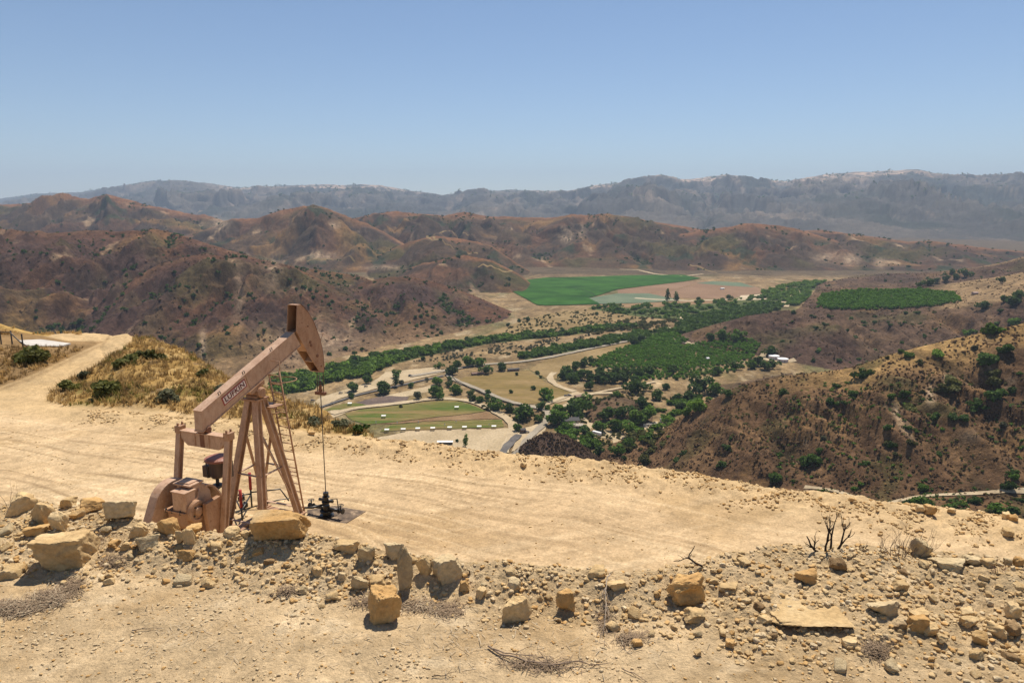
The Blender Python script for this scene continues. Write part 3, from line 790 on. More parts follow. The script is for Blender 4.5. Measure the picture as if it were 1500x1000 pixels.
for ln in ([(598,352),(640,352),(662,361),(700,372)], [(700,392),(740,399),(792,402)], [(450,383),(490,380),(520,384)], [(640,352),(625,345),(655,338),(690,340)], [(1010,388),(1030,393),(1050,400)]):
    road('hill_track', ln, 7 if ln[0][0] > 0 else 4, M_DRYF, 0.7)
# ================================================================ VEGETATION
def leaf_cloud(seed, n, lobes, size, flat=0.8, z0=0.22, dark=0.0):
    """unit crown: width about 1, sits from z0 to z0+flat; many leaf-clump quads"""
    r = np.random.RandomState(seed)
    c = r.normal(0, 0.19, (lobes, 3)); c[:, 2] = r.uniform(-0.25, 0.27, lobes)
    rad = r.uniform(0.17, 0.31, lobes)
    k = r.choice(lobes, n, p=rad**2/np.sum(rad**2))
    d = r.normal(0, 1, (n, 3)); d /= np.linalg.norm(d, axis=1)[:, None]
    rr = r.uniform(0.55, 1.08, n)**0.6
    P = c[k] + d*(rad[k]*rr)[:, None]
    P[:, 2] = (P[:, 2]+0.5)*flat + z0
    nr = d*0.75 + r.normal(0, 0.55, (n, 3)) + np.array([0, 0, 0.15]); nr /= np.linalg.norm(nr, axis=1)[:, None]
    a = np.cross(nr, r.normal(0, 1, (n, 3))); a /= np.linalg.norm(a, axis=1)[:, None]
    b = np.cross(nr, a)
    s = size*r.uniform(0.55, 1.3, n)[:, None]
    V = np.stack([P-a*s-b*s*.7, P+a*s-b*s*.6, P+a*s*.8+b*s*.7, P-a*s*.7+b*s*.8], 1).reshape(-1, 3)
    F = np.arange(4*n).reshape(n, 4)
    return V, F
def trunk_mesh(seed):
    r = random.Random(seed)
    mb = MB()
    mb.tube([(0, 0, -0.06), (0.01, 0.0, 0.15), (0.03*r.uniform(-1, 1), 0.03, 0.35), (0.05, 0.02, 0.55)], [0.045, 0.035, 0.028, 0.012], 7)
    for i in range(4):
        a = i*1.6+r.uniform(0, 1)
        mb.tube([(0.01, 0, 0.2+0.05*i), (0.13*math.cos(a), 0.13*math.sin(a), 0.38+0.04*i), (0.24*math.cos(a), 0.24*math.sin(a), 0.5+0.05*i)], [0.024, 0.016, 0.006], 5)
    return mb.mesh('trunk')
LEAF_DK = mat_leaf('leaf_dark', (0.042,0.080,0.015), (0.092,0.148,0.028))
LEAF_MD = mat_leaf('leaf_green', (0.062,0.125,0.014), (0.130,0.210,0.028))
LEAF_BR = mat_leaf('leaf_bright', (0.085,0.155,0.016), (0.155,0.240,0.030))
LEAF_OL = mat_leaf('leaf_olive', (0.080,0.085,0.022), (0.150,0.145,0.040))
LEAF_GY = mat_leaf('leaf_grey', (0.09,0.095,0.05), (0.16,0.155,0.085))
LEAF_ORC = mat_leaf('leaf_orchard', (0.075,0.165,0.010), (0.130,0.245,0.020))
DRYBR = mat_leaf('dry_brush', (0.09,0.053,0.027), (0.18,0.11,0.054))
DRYGOLD = mat_leaf('dry_gold', (0.24,0.145,0.055), (0.38,0.245,0.10))
BARK, nt_, b_ = nmat('bark')
b_.inputs['Base Color'].default_value = (0.09, 0.065, 0.045, 1)

CROWNS = {}
def crown_me(kind, v):
    key = (kind, v)
    if key not in CROWNS:
        n, lobes, size, flat, z0 = {'tree': (560, 10, 0.072, 0.86, 0.02), 'tall': (420, 8, 0.075, 1.9, 0.2), 'bush': (420, 8, 0.085, 0.72, -0.12), 'orch': (170, 5, 0.11, 0.9, 0.0)}[kind]
        V, F = leaf_cloud(100+v*7+len(kind), n, lobes, size, flat, z0)
        CROWNS[key] = (V, F)
    return CROWNS[key]
_mecache = {}
def crown_mesh(kind, v, mat):
    key = (kind, v, mat.name)
    if key not in _mecache:
        V, F = crown_me(kind, v)
        me = mesh_np('crown', V, F); me.materials.append(mat); _mecache[key] = me
    return _mecache[key]
TRUNKS = [trunk_mesh(i) for i in range(3)]
for t in TRUNKS: t.materials.append(BARK)

def scatter(name, P, S, kind, mat, variants=4, seed=0, squash=None):
    """one mesh of many clumps"""
    r = np.random.RandomState(seed)
    Vs = []; Fs = []; off = 0
    n = len(P)
    which = r.randint(0, variants, n); ang = r.rand(n)*6.283
    sz = r.uniform(0.8, 1.15, n) if squash is None else squash*r.uniform(0.8, 1.2, n)
    for v in range(variants):
        idx = np.where(which == v)[0]
        if len(idx) == 0: continue
        V, F = kind(v)
        c, s = np.cos(ang[idx])[:, None], np.sin(ang[idx])[:, None]
        x = (V[None, :, 0]*c - V[None, :, 1]*s)*S[idx][:, None] + P[idx, 0][:, None]
        y = (V[None, :, 0]*s + V[None, :, 1]*c)*S[idx][:, None] + P[idx, 1][:, None]
        z = V[None, :, 2]*(S[idx]*sz[idx])[:, None] + P[idx, 2][:, None]
        VV = np.stack([x, y, z], -1).reshape(-1, 3)
        k = len(V)
        FF = (F[None] + (np.arange(len(idx))*k)[:, None, None]).reshape(-1, F.shape[1]) + off
        off += len(VV); Vs.append(VV); Fs.append(FF)
    me = mesh_np(name, np.concatenate(Vs), np.concatenate(Fs))
    return tag(link_mesh(name, me, mat), kind='stuff')
_kc = {}
def lowbush(n, lobes, size, flat, z0):
    def k(v):
        key = (n, lobes, size, flat, z0, v)
        if key not in _kc: _kc[key] = leaf_cloud(500+v*11+n, n, lobes, size, flat, z0)
        return _kc[key]
    return k
def in_poly(px, py, poly):
    poly = np.array(poly, float); ins = np.zeros(len(px), bool); n = len(poly)
    j = n-1
    for i in range(n):
        xi, yi = poly[i]; xj, yj = poly[j]
        c = ((yi > py) != (yj > py)) & (px < (xj-xi)*(py-yi)/(yj-yi+1e-12)+xi)
        ins ^= c; j = i
    return ins
def fill_poly(poly, n, seed, zplane=FLOOR):
    r = np.random.RandomState(seed)
    W = np.array([at_plane(a, b, zplane)[:2] for a, b in poly])
    lo, hi = W.min(0), W.max(0)
    P = r.uniform(0, 1, (n*14, 2))*(hi-lo)+lo
    P = P[in_poly(P[:, 0], P[:, 1], W)][:n]
    return np.column_stack([P, VAL.z(P[:, 0], P[:, 1])])

# riverside thickets and far bottom-land woods
def thicket(poly, n, smin, smax, seed, mat, thr=-9, name='riverside_thicket', kq=60):
    P = fill_poly(poly, n, seed)
    P = P[fbm(P[:, 0]/35, P[:, 1]/35, 3, seed) > thr]
    S = np.random.RandomState(seed+1).uniform(smin, smax, len(P))
    return scatter(name, P, S, lowbush(kq, 5, 0.17, 0.75, -0.1), mat, 4, seed)
RB1 = [(400,556),(450,547),(500,534),(560,521),(620,511),(700,498),(760,491),(830,486),(880,479),(930,476),(930,480),(870,486),(800,494),(720,502),(640,517),(570,533),(530,546),(480,560),(440,572),(400,578)]
thicket(RB1, 950, 4, 12, 1, LEAF_MD, -0.22)
thicket(RB1, 650, 4, 12, 2, LEAF_BR, -0.1)
thicket(RB1, 260, 3, 8, 22, LEAF_OL, -0.1)
thicket(RB1, 160, 7, 15, 23, LEAF_DK, 0.0)
thicket([(400,560),(450,553),(500,545),(560,530),(600,522),(560,540),(530,552),(480,563),(440,575),(400,580)], 260, 7, 13, 9, LEAF_BR)
thicket([(760,522),(800,513),(870,499),(940,487),(975,485),(995,487),(960,493),(880,507),(830,515),(770,526)], 420, 6, 12, 3, LEAF_MD, -0.2)
thicket([(985,490),(1000,471),(1040,459),(1100,453),(1148,447),(1138,455),(1090,467),(1040,480),(1012,490)], 620, 7, 14, 4, LEAF_MD)
thicket([(880,449),(960,445),(1050,441),(1140,431),(1150,447),(1120,455),(1060,470),(1000,470),(920,462),(860,453)], 700, 6, 13, 5, LEAF_MD, 0.02)
thicket([(1115,428),(1150,418),(1200,411),(1210,417),(1185,432),(1150,444),(1125,440)], 420, 7, 14, 6, LEAF_BR, -0.1)
thicket([(1150,448),(1158,440),(1185,432),(1190,438),(1165,448)], 90, 8, 14, 7, LEAF_MD)
thicket([(840,483),(930,466),(990,468),(985,480),(930,484),(870,490)], 420, 4, 9, 8, LEAF_OL, 0.0)
thicket([(735,482),(790,464),(830,456),(960,453),(970,462),(920,470),(870,476),(800,484),(740,492)], 500, 2.5, 5, 12, LEAF_OL, -0.1, 'plain_scrub')
thicket([(600,517),(700,505),(800,497),(870,490),(860,498),(780,512),(700,522),(640,530),(600,530)], 500, 2, 4.5, 13, LEAF_GY, 0.0, 'plain_scrub')
thicket([(640,528),(760,514),(800,507),(800,512),(745,524),(660,536)], 120, 3, 6, 14, LEAF_OL, 0.0, 'plain_scrub')
thicket([(820,615),(850,600),(900,575),(980,578),(1000,600),(960,650),(930,680),(880,668),(840,640)], 420, 2, 5, 15, LEAF_OL, 0.0, 'plain_scrub')
thicket([(690,590),(760,600),(800,595),(795,612),(760,622),(720,605)], 120, 2, 5, 16, LEAF_OL, -0.1, 'plain_scrub')
# mass of shrubs along the ravine and on the low brown rise
thicket([(955,600),(1000,583),(1060,577),(1070,583),(1030,598),(990,610),(960,612)], 120, 5, 10, 17, LEAF_MD, 0.0)
thicket([(925,612),(950,600),(990,605),(985,622),(950,640),(930,640)], 110, 4, 9, 18, LEAF_BR, -0.1)
thicket([(815,628),(835,622),(870,640),(885,660),(850,660),(825,640)], 60, 5, 9, 19, LEAF_MD, -.1)
thicket([(880,655),(905,650),(960,660),(985,690),(940,700),(890,690)], 90, 4, 8, 20, LEAF_OL, -.1)

# ---- orchards
ORCH = []
def orchard(poly, n_across, zpl, sp, size, seed):
    r = np.random.RandomState(seed)
    if zpl is None:
        W = np.array([VAL.hit(a, b)[:2] for a, b in poly])
    else: W = np.array([at_plane(a, b, zpl)[:2] for a, b in poly])
    lo, hi = W.min(0)-20, W.max(0)+20
    gx, gy = np.meshgrid(np.arange(lo[0], hi[0], sp), np.arange(lo[1], hi[1], sp))
    P = np.column_stack([gx.ravel(), gy.ravel()])
    c = (lo+hi)/2; a = 0.28
    P = (P-c) @ np.array([[math.cos(a), math.sin(a)], [-math.sin(a), math.cos(a)]]) + c
    P = P[in_poly(P[:, 0], P[:, 1], W)]
    P += r.normal(0, 0.4, P.shape)
    keep = r.rand(len(P)) > 0.025
    P = P[keep]
    for p in P: ORCH.append((p[0], p[1], float(VAL.z(p[0], p[1])), size*r.uniform(0.85, 1.15), seed))
orchard([(862,537),(885,522),(910,511),(945,506),(985,507),(1060,505.5),(1106,507.5),(1114,515),(1100,527),(1060,535),(1020,541),(970,541),(900,540)], 40, FLOOR, 6.8, 6.2, 61)
orchard([(930,507),(960,493),(985,489),(1010,504),(985,507)], 20, FLOOR, 7.5, 7.5, 62)
orchard([(1012,542),(1060,538),(1100,530),(1080,545),(1000,556),(940,558),(900,548),(930,543)], 20, FLOOR, 9.0, 6.5, 64)
orchard([(1197,440),(1207,432),(1260,425),(1350,424),(1400,431),(1408,441),(1370,449),(1300,454),(1220,454),(1197,450)], 40, None, 7.0, 7.4, 63)
ORCH.sort(key=lambda o: math.hypot(o[0], o[1])/o[3])
om = [crown_mesh('orch', v, LEAF_ORC) for v in range(4)]
rr = random.Random(5)
for i, (x, y, z, s, sd) in enumerate(ORCH[:300]):
    o = link_mesh('orchard_tree', om[i % 4], None, None, (x, y, z), (0, 0, rr.uniform(0, 6.28)), (s, s, s*0.8))
    lab = {61: 'dark green orchard tree in the planted block left of the water tanks', 62: 'dark green orchard tree in the wedge at the top of the valley orchard', 64: 'dark green orchard tree in the thinner rows below the valley orchard', 63: 'dark green orchard tree in the block on the right hilltop'}[sd]
    tag(o, lab, 'tree', {61: 'trees of the valley orchard', 62: 'trees of the orchard wedge', 64: 'trees of the thin orchard rows', 63: 'trees of the hilltop orchard'}[sd])
rest = np.array([o[:4] for o in ORCH[300:]])
scatter('orchard_rows', rest[:, :3], rest[:, 3], lambda v: crown_me('orch', v), LEAF_ORC, 4, 77, 0.8)
print('orchard', len(ORCH))

# ---- trees of the valley floor: (px, py of foot, width in photo pixels, kind, leaf)
D, G_, B_, O_, Y_ = LEAF_DK, LEAF_MD, LEAF_BR, LEAF_OL, LEAF_GY
TREES = [(518,573,16,'t',D),(537,562,14,'t',G_),(514,583,9,'t',D),(581,553,13,'t',G_),(561,577,21,'t',D),(580,567,8,'T',D),(588,564,9,'t',Y_),(541,551,11,'t',G_),
(643.6,540,10,'t',G_),(663,549,16,'t',D),(670.6,538.5,12,'t',G_),(685,537,18,'t',G_),(701,536,14,'t',G_),(712,548,15,'t',D),(735,543,14,'t',D),(640,564,15,'t',G_),(625,559,7,'t',Y_),(659,557,7,'t',D),(658,567,11,'t',D),(667,577,16,'t',G_),(602,568,9,'t',G_),(612,585,14,'t',Y_),(638,583,20,'t',G_),(689.5,581,12,'t',D),(694,588,11,'t',D),(704,590.5,12,'t',G_),(714,586,11,'t',D),(721,591.5,12,'t',D),(728,602,18,'t',G_),(745,603,14,'t',D),(715.6,577,8,'t',D),(748,576,6.5,'t',D),(670,647,5,'t',D),(682,655,9,'T',G_),(587,597,5,'t',O_),
(782,571,7.5,'t',D),(757,550,6,'t',D),(786.7,548,6,'t',D),(792,554,5,'t',D),(769,614.5,26,'t',G_),(789,618,13,'t',G_),(757,632,14,'t',G_),(799,586,20,'t',G_),(792,600,14,'t',D),(802,600.6,9,'t',G_),(813,622,28,'t',G_),(818,609,20,'t',B_),(838.6,613,24,'t',D),(852.5,605,31,'t',G_),(828,631,14,'t',G_),(858,635,15,'t',D),(844,640.5,14,'t',B_),(861,646,16,'t',B_),(865.5,656,16,'t',G_),(877,668,17,'t',D),(877,632,19,'t',G_),(890.6,615,22,'t',D),(908,611,18,'t',D),(926,611,19,'t',D),(939,595.5,16,'t',D),(905,582.5,12,'t',B_),(864.6,571,15,'t',D),(902,632,20,'t',G_),(923.6,639,26,'t',G_),(920,656,17,'t',G_),(946,616,22,'t',G_),(931,623,26,'t',B_),(948,646,15,'t',G_),(904.5,666.5,18,'t',G_),(943,679,15,'t',O_),(915,673.5,7,'t',D),
(928.5,566,18,'t',D),(929,575,22,'t',D),(943,572,15,'t',G_),(962.6,585,17,'t',G_),(976,571,11,'t',D),(992.5,587.5,13,'t',D),(1005,587.5,17,'t',D),(1024.6,577,30,'t',D),(1048,579,20,'t',G_),(1067,581,12,'t',D),(997,602,15,'t',D),(1021.5,602,20,'t',B_),(1004,611,16,'t',B_),
(824,556,15,'t',D),(832,549,16,'t',D),(843,542,15,'t',D),(853,537,14,'t',D),(865,533,13,'t',D),(838,560,17,'t',D),(850,556,18,'t',D),(862,557,17,'t',D),(875,559,18,'t',D),(888,560,18,'t',D),(901,561,17,'t',D),(914,560,17,'t',D),(880,549,15,'t',D),(900,550,15,'t',D),(918,551,16,'t',D),(935,552,15,'t',D),(952,548,15,'t',D),(985,548,16,'t',D),(1048,549,13,'t',D),(1075,541,14,'t',D),(1100,540,14,'t',G_),(1120,541,15,'t',D),(1110,536,16,'t',D),(1127,519,14,'t',D),(1132,540,14,'t',D),
(927,505,14,'t',D),(938,500,12,'t',D),(1040,500,14,'t',D),(1060,497,16,'t',G_),(1082,498,16,'t',G_),(978,443,8,'T',D),(991,444,8,'T',D),(1023,441,7,'t',D),(1068,438,7,'t',D),(772,470,7,'t',D),(760,472,6,'t',D),(744,478,6,'t',D),(874,462,6,'t',D),(855,483,6,'t',D),(1413,406,12,'t',D),(1400,409,8,'t',D),(1385,412,9,'t',D),(1372,415,8,'t',D),(1360,418,10,'t',D),(1348,420,8,'t',D),(1395,401,7,'t',D),(1482,448,14,'t',D),(1470,443,10,'t',G_),(1440,452,11,'t',D),(1466,414,8,'t',D),(1492,438,12,'t',D),(620,528,7,'t',D),(633,523,6,'t',D),(684,500,8,'t',D)]
LAND = [('range lawn',(610,607)),('long low shed',(652,649)),('row of white shelters',(640,630)),('grey gatehouse',(766,632)),('brown mound',(810,645)),('dark roofed barn',(835,617)),('white camper',(873,637)),('white rubble',(955,621)),('brown shed',(848,583)),('water tanks',(1141,522)),('mown paddock',(750,565)),('dark asphalt lane',(540,577)),('riverside thicket',(480,550)),('upper valley road',(880,510)),('valley orchard',(990,522)),('ploughed field',(1020,427)),('dry plain',(800,470)),('hilltop orchard',(1300,440)),('ravine track',(1400,724))]
used = {}
ORD = [x for x in ['nearest', 'second nearest', 'third nearest', 'fourth nearest', 'fifth nearest', 'sixth nearest', 'seventh nearest', 'eighth nearest', 'ninth nearest', 'tenth nearest', 'eleventh nearest', 'twelfth nearest', 'thirteenth nearest', 'fourteenth nearest', 'fifteenth nearest', 'sixteenth nearest']]
def describe(items, noun, land):
    """items: (px, py, descr); unique label for each from its look and the nearest landmark"""
    keys = {}
    for i, (px, py, ds) in enumerate(items):
        nm, (lx, ly) = min(land, key=lambda l: math.hypot((px-l[1][0]), 2.2*(py-l[1][1])))
        dx, dy = px-lx, (py-ly)*2.2
        rel = ('right of' if dx > 0 else 'left of') if abs(dx) > abs(dy) else ('in front of' if dy > 0 else 'behind')
        keys.setdefault((ds, rel, nm), []).append((math.hypot(dx, dy), i))
    out = [None]*len(items)
    for (ds, rel, nm), L in keys.items():
        L.sort()
        for k, (d, i) in enumerate(L):
            if len(L) == 1: out[i] = '%s %s %s the %s' % (ds, noun, rel, nm)
            else: out[i] = '%s %s %s the %s, %s' % (ds, noun, rel, nm, ORD[min(k, 15)])
    return out
LN_COL = {D.name: 'dark green', G_.name: 'mid green', B_.name: 'bright green', O_.name: 'olive green', Y_.name: 'grey green'}
tl = describe([(a, b, ('small' if w < 9 else 'broad' if w > 17 else 'round') + ' ' + LN_COL[m.name]) for a, b, w, k, m in TREES], 'tree', LAND)
for i, (px, py, w, k, m) in enumerate(TREES):
    h = VAL.hit(px, py)
    if not h: continue
    W = w/FPX*h.length*0.98*1.12
    e = empty('oak_tree' if k == 't' else 'poplar_tree', h, rr.uniform(0, 6.28), tl[i] if k == 't' else tl[i].replace(' tree', ' column tree'), 'tree', 'trees on the valley floor')
    kk = 'tree' if k == 't' else 'tall'
    zs = 0.95 if k == 't' else 1.15
    link_mesh('crown', crown_mesh(kk, i % 5, m), None, e, (0, 0, 0), None, (W, W, W*zs))
    link_mesh('trunk', TRUNKS[i % 3], None, e, (0, 0, 0), None, (W, W, W*zs*(1 if k == 't' else 1.8)))

# ---- shrubs one can count on the right-hand slopes
SHR = [(1374,520,18,B_),(1331,523,14,B_),(1346,532,11,O_),(1264,551,22,D),(1148,577,16,D),(1227,566,12,D),(1446,532,30,D),(1476,516,20,D),(1067,658,16,D),(1056,682,16,D),(990,675,12,D),(1250,580,17,D),(1218,594,17,D),(1304,654,14,D),(1182,680,22,D),(1198,676,22,D),(1136,704,22,D),(1302,630,14,D),(1396,566,30,O_),(1380,572,22,O_),(1336,602,22,O_),(1454,584,20,D),(1466,582,22,D),(1432,592,18,D),(1484,574,12,D),(1396,612,16,D),(1412,616,14,D),(1368,612,14,D),(1332,628,12,D),(1450,487,22,B_),(1461,484,18,B_),(1484,476,16,B_),(1420,490,14,B_),(1347,736,24,G_),(1362,741,16,D),(1392,742,15,G_),(1407,741,13,G_),(1430,736,16,D),(1459,749,24,G_),(1481,750,18,D),(1326,738,12,D),(1352,717,16,G_),(1480,716,18,D),(1486,700,14,G_),(1455,562,18,O_),(1452,548,16,O_)]
lab = describe([(a, b, ('small' if w < 13 else 'large' if w > 19 else 'round')+' '+LN_COL[m.name]) for a, b, w, m in SHR], 'shrub', LAND[-2:]+[('white scar', (1363, 578)), ('right crest', (1300, 530)), ('ravine mouth', (1080, 690))])
done = []
def put_shrub(h, W, m, label, group, i):
    o = link_mesh('hillside_shrub', crown_mesh('bush', i % 5, m), None, None, (h[0], h[1], h[2]), (0, 0, rr.uniform(0, 6.28)), (W, W, W*rr.uniform(0.8, 1.05)))
    return tag(o, label, 'shrub', group)
for i, (px, py, w, m) in enumerate(SHR):
    h = VAL.hit(px, py)
    if h: put_shrub(h, w/FPX*h.length*0.9, m, lab[i], 'shrubs picked out on the right slope', i); done.append((px, py))
lidg = valley_fn.lid; area = np.gradient(VAL.X, axis=1)*np.gradient(VAL.YY, axis=0)
def sample_lid(names, n, seed, maskf=None):
    r = np.random.RandomState(seed)
    ids = [k for k, L in enumerate(LAYERS) if L['name'] in names]
    m = np.isin(lidg, ids)
    if maskf is not None: m &= maskf
    idx = np.where(m.ravel())[0]
    w = area.ravel()[idx]; p = w/w.sum()
    k = r.choice(idx, n, p=p)
    x = VAL.X.ravel()[k]*(1+0.0008*r.normal(size=n)); y = VAL.YY.ravel()[k]*(1+0.002*r.normal(size=n))
    return np.column_stack([x, y, VAL.z(x, y)])
PXg, PYg = to_px(VAL.X, VAL.YY, VAL.Z)
inview = (PXg > -60) & (PXg < 1560)
P = sample_lid(['rightslope'], 900, 21, inview & (PYg > 480) & (PXg > 930))
px, py = to_px(P[:, 0], P[:, 1], P[:, 2])
dens = sstep(980, 1420, px)*sstep(500, 640, py) + 0.12
n_ = fbm(P[:, 0]/40, P[:, 1]/40, 3, 71)
keep = np.random.RandomState(4).rand(len(P)) < dens*sstep(-.35, .25, n_)
P = P[keep][:165]
for i, p in enumerate(P):
    W = rr.uniform(2.4, 5.8)
    put_shrub(p, W, (D, G_, O_, D, Y_)[i % 5], 'small shrub among many dotted over the brown slope at right', 'small shrubs dotted over the right slope', i)
P = sample_lid(['bench'], 220, 22, inview & (PYg > 455) & (PXg > 1000))
px, py = to_px(P[:, 0], P[:, 1], P[:, 2])
keep = np.random.RandomState(6).rand(len(P)) < 0.2+0.8*sstep(1080, 1250, px)
P = P[keep][:86]
for i, p in enumerate(P):
    put_shrub(p, rr.uniform(4, 9.5), (D, D, G_)[i % 3], 'dark shrub on the brown hillside below the hilltop orchard', 'shrubs below the hilltop orchard', i)
# the uncounted rest: brush, dry scrub
def brush(name, names, n, s0, s1, mat, seed, thr=None, sc=60, kq=26, mask=None, squash=None, size=0.2, gully=None):
    P = sample_lid(names, n, seed, inview if mask is None else (inview & mask))
    if thr is not None:
        v = fbm(P[:, 0]/sc, P[:, 1]/(sc*1.4), 4, seed)
        P = P[v > thr]
    S = np.random.RandomState(seed+1).uniform(s0, s1, len(P))*np.random.RandomState(seed+2).uniform(0.7, 1.2, len(P))
    return scatter(name, P, S, lowbush(kq, 4, size, 0.75, -0.12), mat, 4, seed, squash)
gm = valley_fn.gul < 0.16
brush('chaparral', ['burnt', 'dark'], 2400, 4, 9, LEAF_DK, 31, 0.09, 120, 40)
brush('chaparral', ['burnt', 'dark'], 300, 4, 8, LEAF_DK, 32, None, 60, 40)
brush('chaparral', ['burnt', 'dark'], 1200, 4, 8, LEAF_DK, 33, -0.1, 90, 40, gm)
brush('dry_scrub', ['burnt', 'dark'], 5000, 3, 6, DRYBR, 34, -0.05, 70, 14, None, 0.7)
brush('chaparral', ['mid', 'knoll', 'spur', 'peak', 'dome', 'tail'], 3000, 6, 14, LEAF_DK, 35, 0.1, 150, 22)
brush('chaparral', ['mid', 'knoll', 'spur', 'peak', 'dome', 'tail'], 1500, 6, 13, LEAF_DK, 36, None, 90, 22, gm)
brush('chaparral', ['range'], 5000, 24, 55, LEAF_DK, 37, 0.0, 500, 10, PYg < 292)
brush('dry_scrub', ['rightslope'], 16000, 1.0, 3.0, DRYBR, 38, -0.16, 25, 16, (PYg > 465) & (PXg > 880), 0.75)
brush('dry_scrub', ['rightslope'], 7000, 0.8, 2.0, DRYGOLD, 39, 0.02, 30, 14, (PYg > 465) & (PXg > 880), 0.7)
brush('green_scrub', ['rightslope'], 3600, 1.1, 2.8, LEAF_OL, 40, 0.0, 40, 18, (PYg > 540) & (PXg > 1050), 0.8)
brush('green_scrub', ['rightslope'], 2000, 1.2, 3.2, LEAF_MD, 46, 0.03, 36, 18, (PYg > 560) & (PXg > 1120), 0.8)
brush('green_scrub', ['rightslope'], 1500, 1.2, 2.8, LEAF_DK, 41, 0.0, 40, 18, (PYg > 580) & (PXg > 1150), 0.8)
brush('dry_scrub', ['bench', 'rise', 'lowhill'], 6000, 2.0, 4.5, DRYBR, 42, -0.1, 50, 14, None, 0.7)
brush('green_scrub', ['bench', 'rise'], 700, 2.5, 5, LEAF_OL, 43, 0.05, 50, 16, None, 0.7)
brush('dry_scrub', ['mound'], 2500, 1.2, 3.0, DRYBR, 44, None, 50, 16, None, 0.8)
brush('chaparral', ['rise'], 60, 6, 11, LEAF_DK, 45, None, 60, 40)

# ================================================================ BUILDINGS AND SMALL THINGS OF THE VALLEY
def plain(name, c, rough=0.8, spec=0.3, noise_scale=None, var=0.15, metallic=0.0):
    m, nt, b = nmat(name)
    b.inputs['Roughness'].default_value = rough; b.inputs['Specular IOR Level'].default_value = spec
    b.inputs['Metallic'].default_value = metallic
    f = noise(nt, objco(nt), noise_scale or 3.0, 5, 0.6)
    lo = tuple(x*(1-var) for x in c); hi = tuple(min(x*(1+var), 1) for x in c)
    nt.links.new(ramp(nt, f, [(0.3, lo), (0.7, hi)]), b.inputs['Base Color'])
    return m
M_ROOFW = plain('white_roof', (0.72,0.70,0.66)); M_POST = plain('grey_post', (0.22,0.2,0.18)); M_BENCH = plain('weathered_wood', (0.25,0.19,0.13))
M_DKROOF = plain('dark_roof', (0.06,0.055,0.055)); M_WALL = plain('beige_wall', (0.42,0.36,0.28)); M_BRWALL = plain('brown_wall', (0.19,0.115,0.075))
M_WHITE = plain('white_metal', (0.78,0.76,0.74)); M_TANK = plain('tank_paint', (0.62,0.555,0.52)); M_GLASS = plain('dark_glass', (0.03,0.035,0.04), 0.2, 0.5)
M_TYRE = plain('tyre', (0.025,0.025,0.025)); M_CAR = plain('car_paint', (0.07,0.07,0.08), 0.35, 0.5); M_RUB = plain('white_concrete', (0.55,0.5,0.44))
def vpos(px, py, dz=0.5):
    h = VAL.hit(px, py); return Vector((h.x, h.y, h.z+dz))
SHEL = [(566.7,631.5),(590.7,630.7),(612,629.6),(634,629),(658.7,628),(680.5,627.5),(702,626.7),(723.5,626.4),(562,611),(669,598),(512.5,592.5)]
slab = ['first', 'second', 'third', 'fourth', 'fifth', 'sixth', 'seventh', 'eighth']
sh0 = None
for i, (px, py) in enumerate(SHEL):
    p = vpos(px, py+1.5)
    lb = ('small white roofed shelter, %s from the left in the row along the lawn' % slab[i]) if i < 8 else ('small white shelter out on the grass, %s' % ['left of the brown strip', 'near the curving track', 'on the small lawn beside the lane'][i-8])
    e = empty('range_shelter', p, 0.03, lb, 'shelter', 'white shelters of the range')
    if sh0 is None:
        mb = MB(); mb.prism([(-2.2,-1.5,2.25),(2.2,-1.5,2.25),(2.2,1.5,2.6),(-2.2,1.5,2.6)], (0,0,0.14), 0.02); r_ = mb.build('roof', M_ROOFW, e)
        parts = [r_]
        for sx in (-1.9, 1.9):
            for sy in (-1.2, 1.2):
                mb = MB(); mb.box((sx, sy, 1.13 if sy < 0 else 1.26), (0.14, 0.14, 2.3 if sy < 0 else 2.55)); parts.append(mb.build('post', M_POST, e))
        mb = MB(); mb.box((0, 0, 0.78), (2.6, 0.9, 0.1), None, 0.01); mb.box((-1, 0, 0.36), (0.12, 0.7, 0.74)); mb.box((1, 0, 0.36), (0.12, 0.7, 0.74)); parts.append(mb.build('table', M_BENCH, e))
        sh0 = parts
    else:
        for q in sh0:
            c = q.copy(); COL.objects.link(c); c.parent = e
# target frames on the lawn
for i, (px, py) in enumerate([(551,621),(582,622),(613,621),(651.5,625),(668,620),(716.5,625)]):
    p = vpos(px, py)
    e = empty('target_frame', p, 0.0, 'pale target post on the lawn, %s from the left' % slab[i], 'target', 'target posts on the range lawn')
    mb = MB(); mb.box((0, 0, 1.2), (0.25, 0.25, 2.4), None, 0.02); mb.build('post', M_WHITE, e)
    mb = MB(); mb.box((0, -0.16, 2.3), (0.9, 0.06, 1.1), None, 0.01); mb.build('board', M_ROOFW, e)
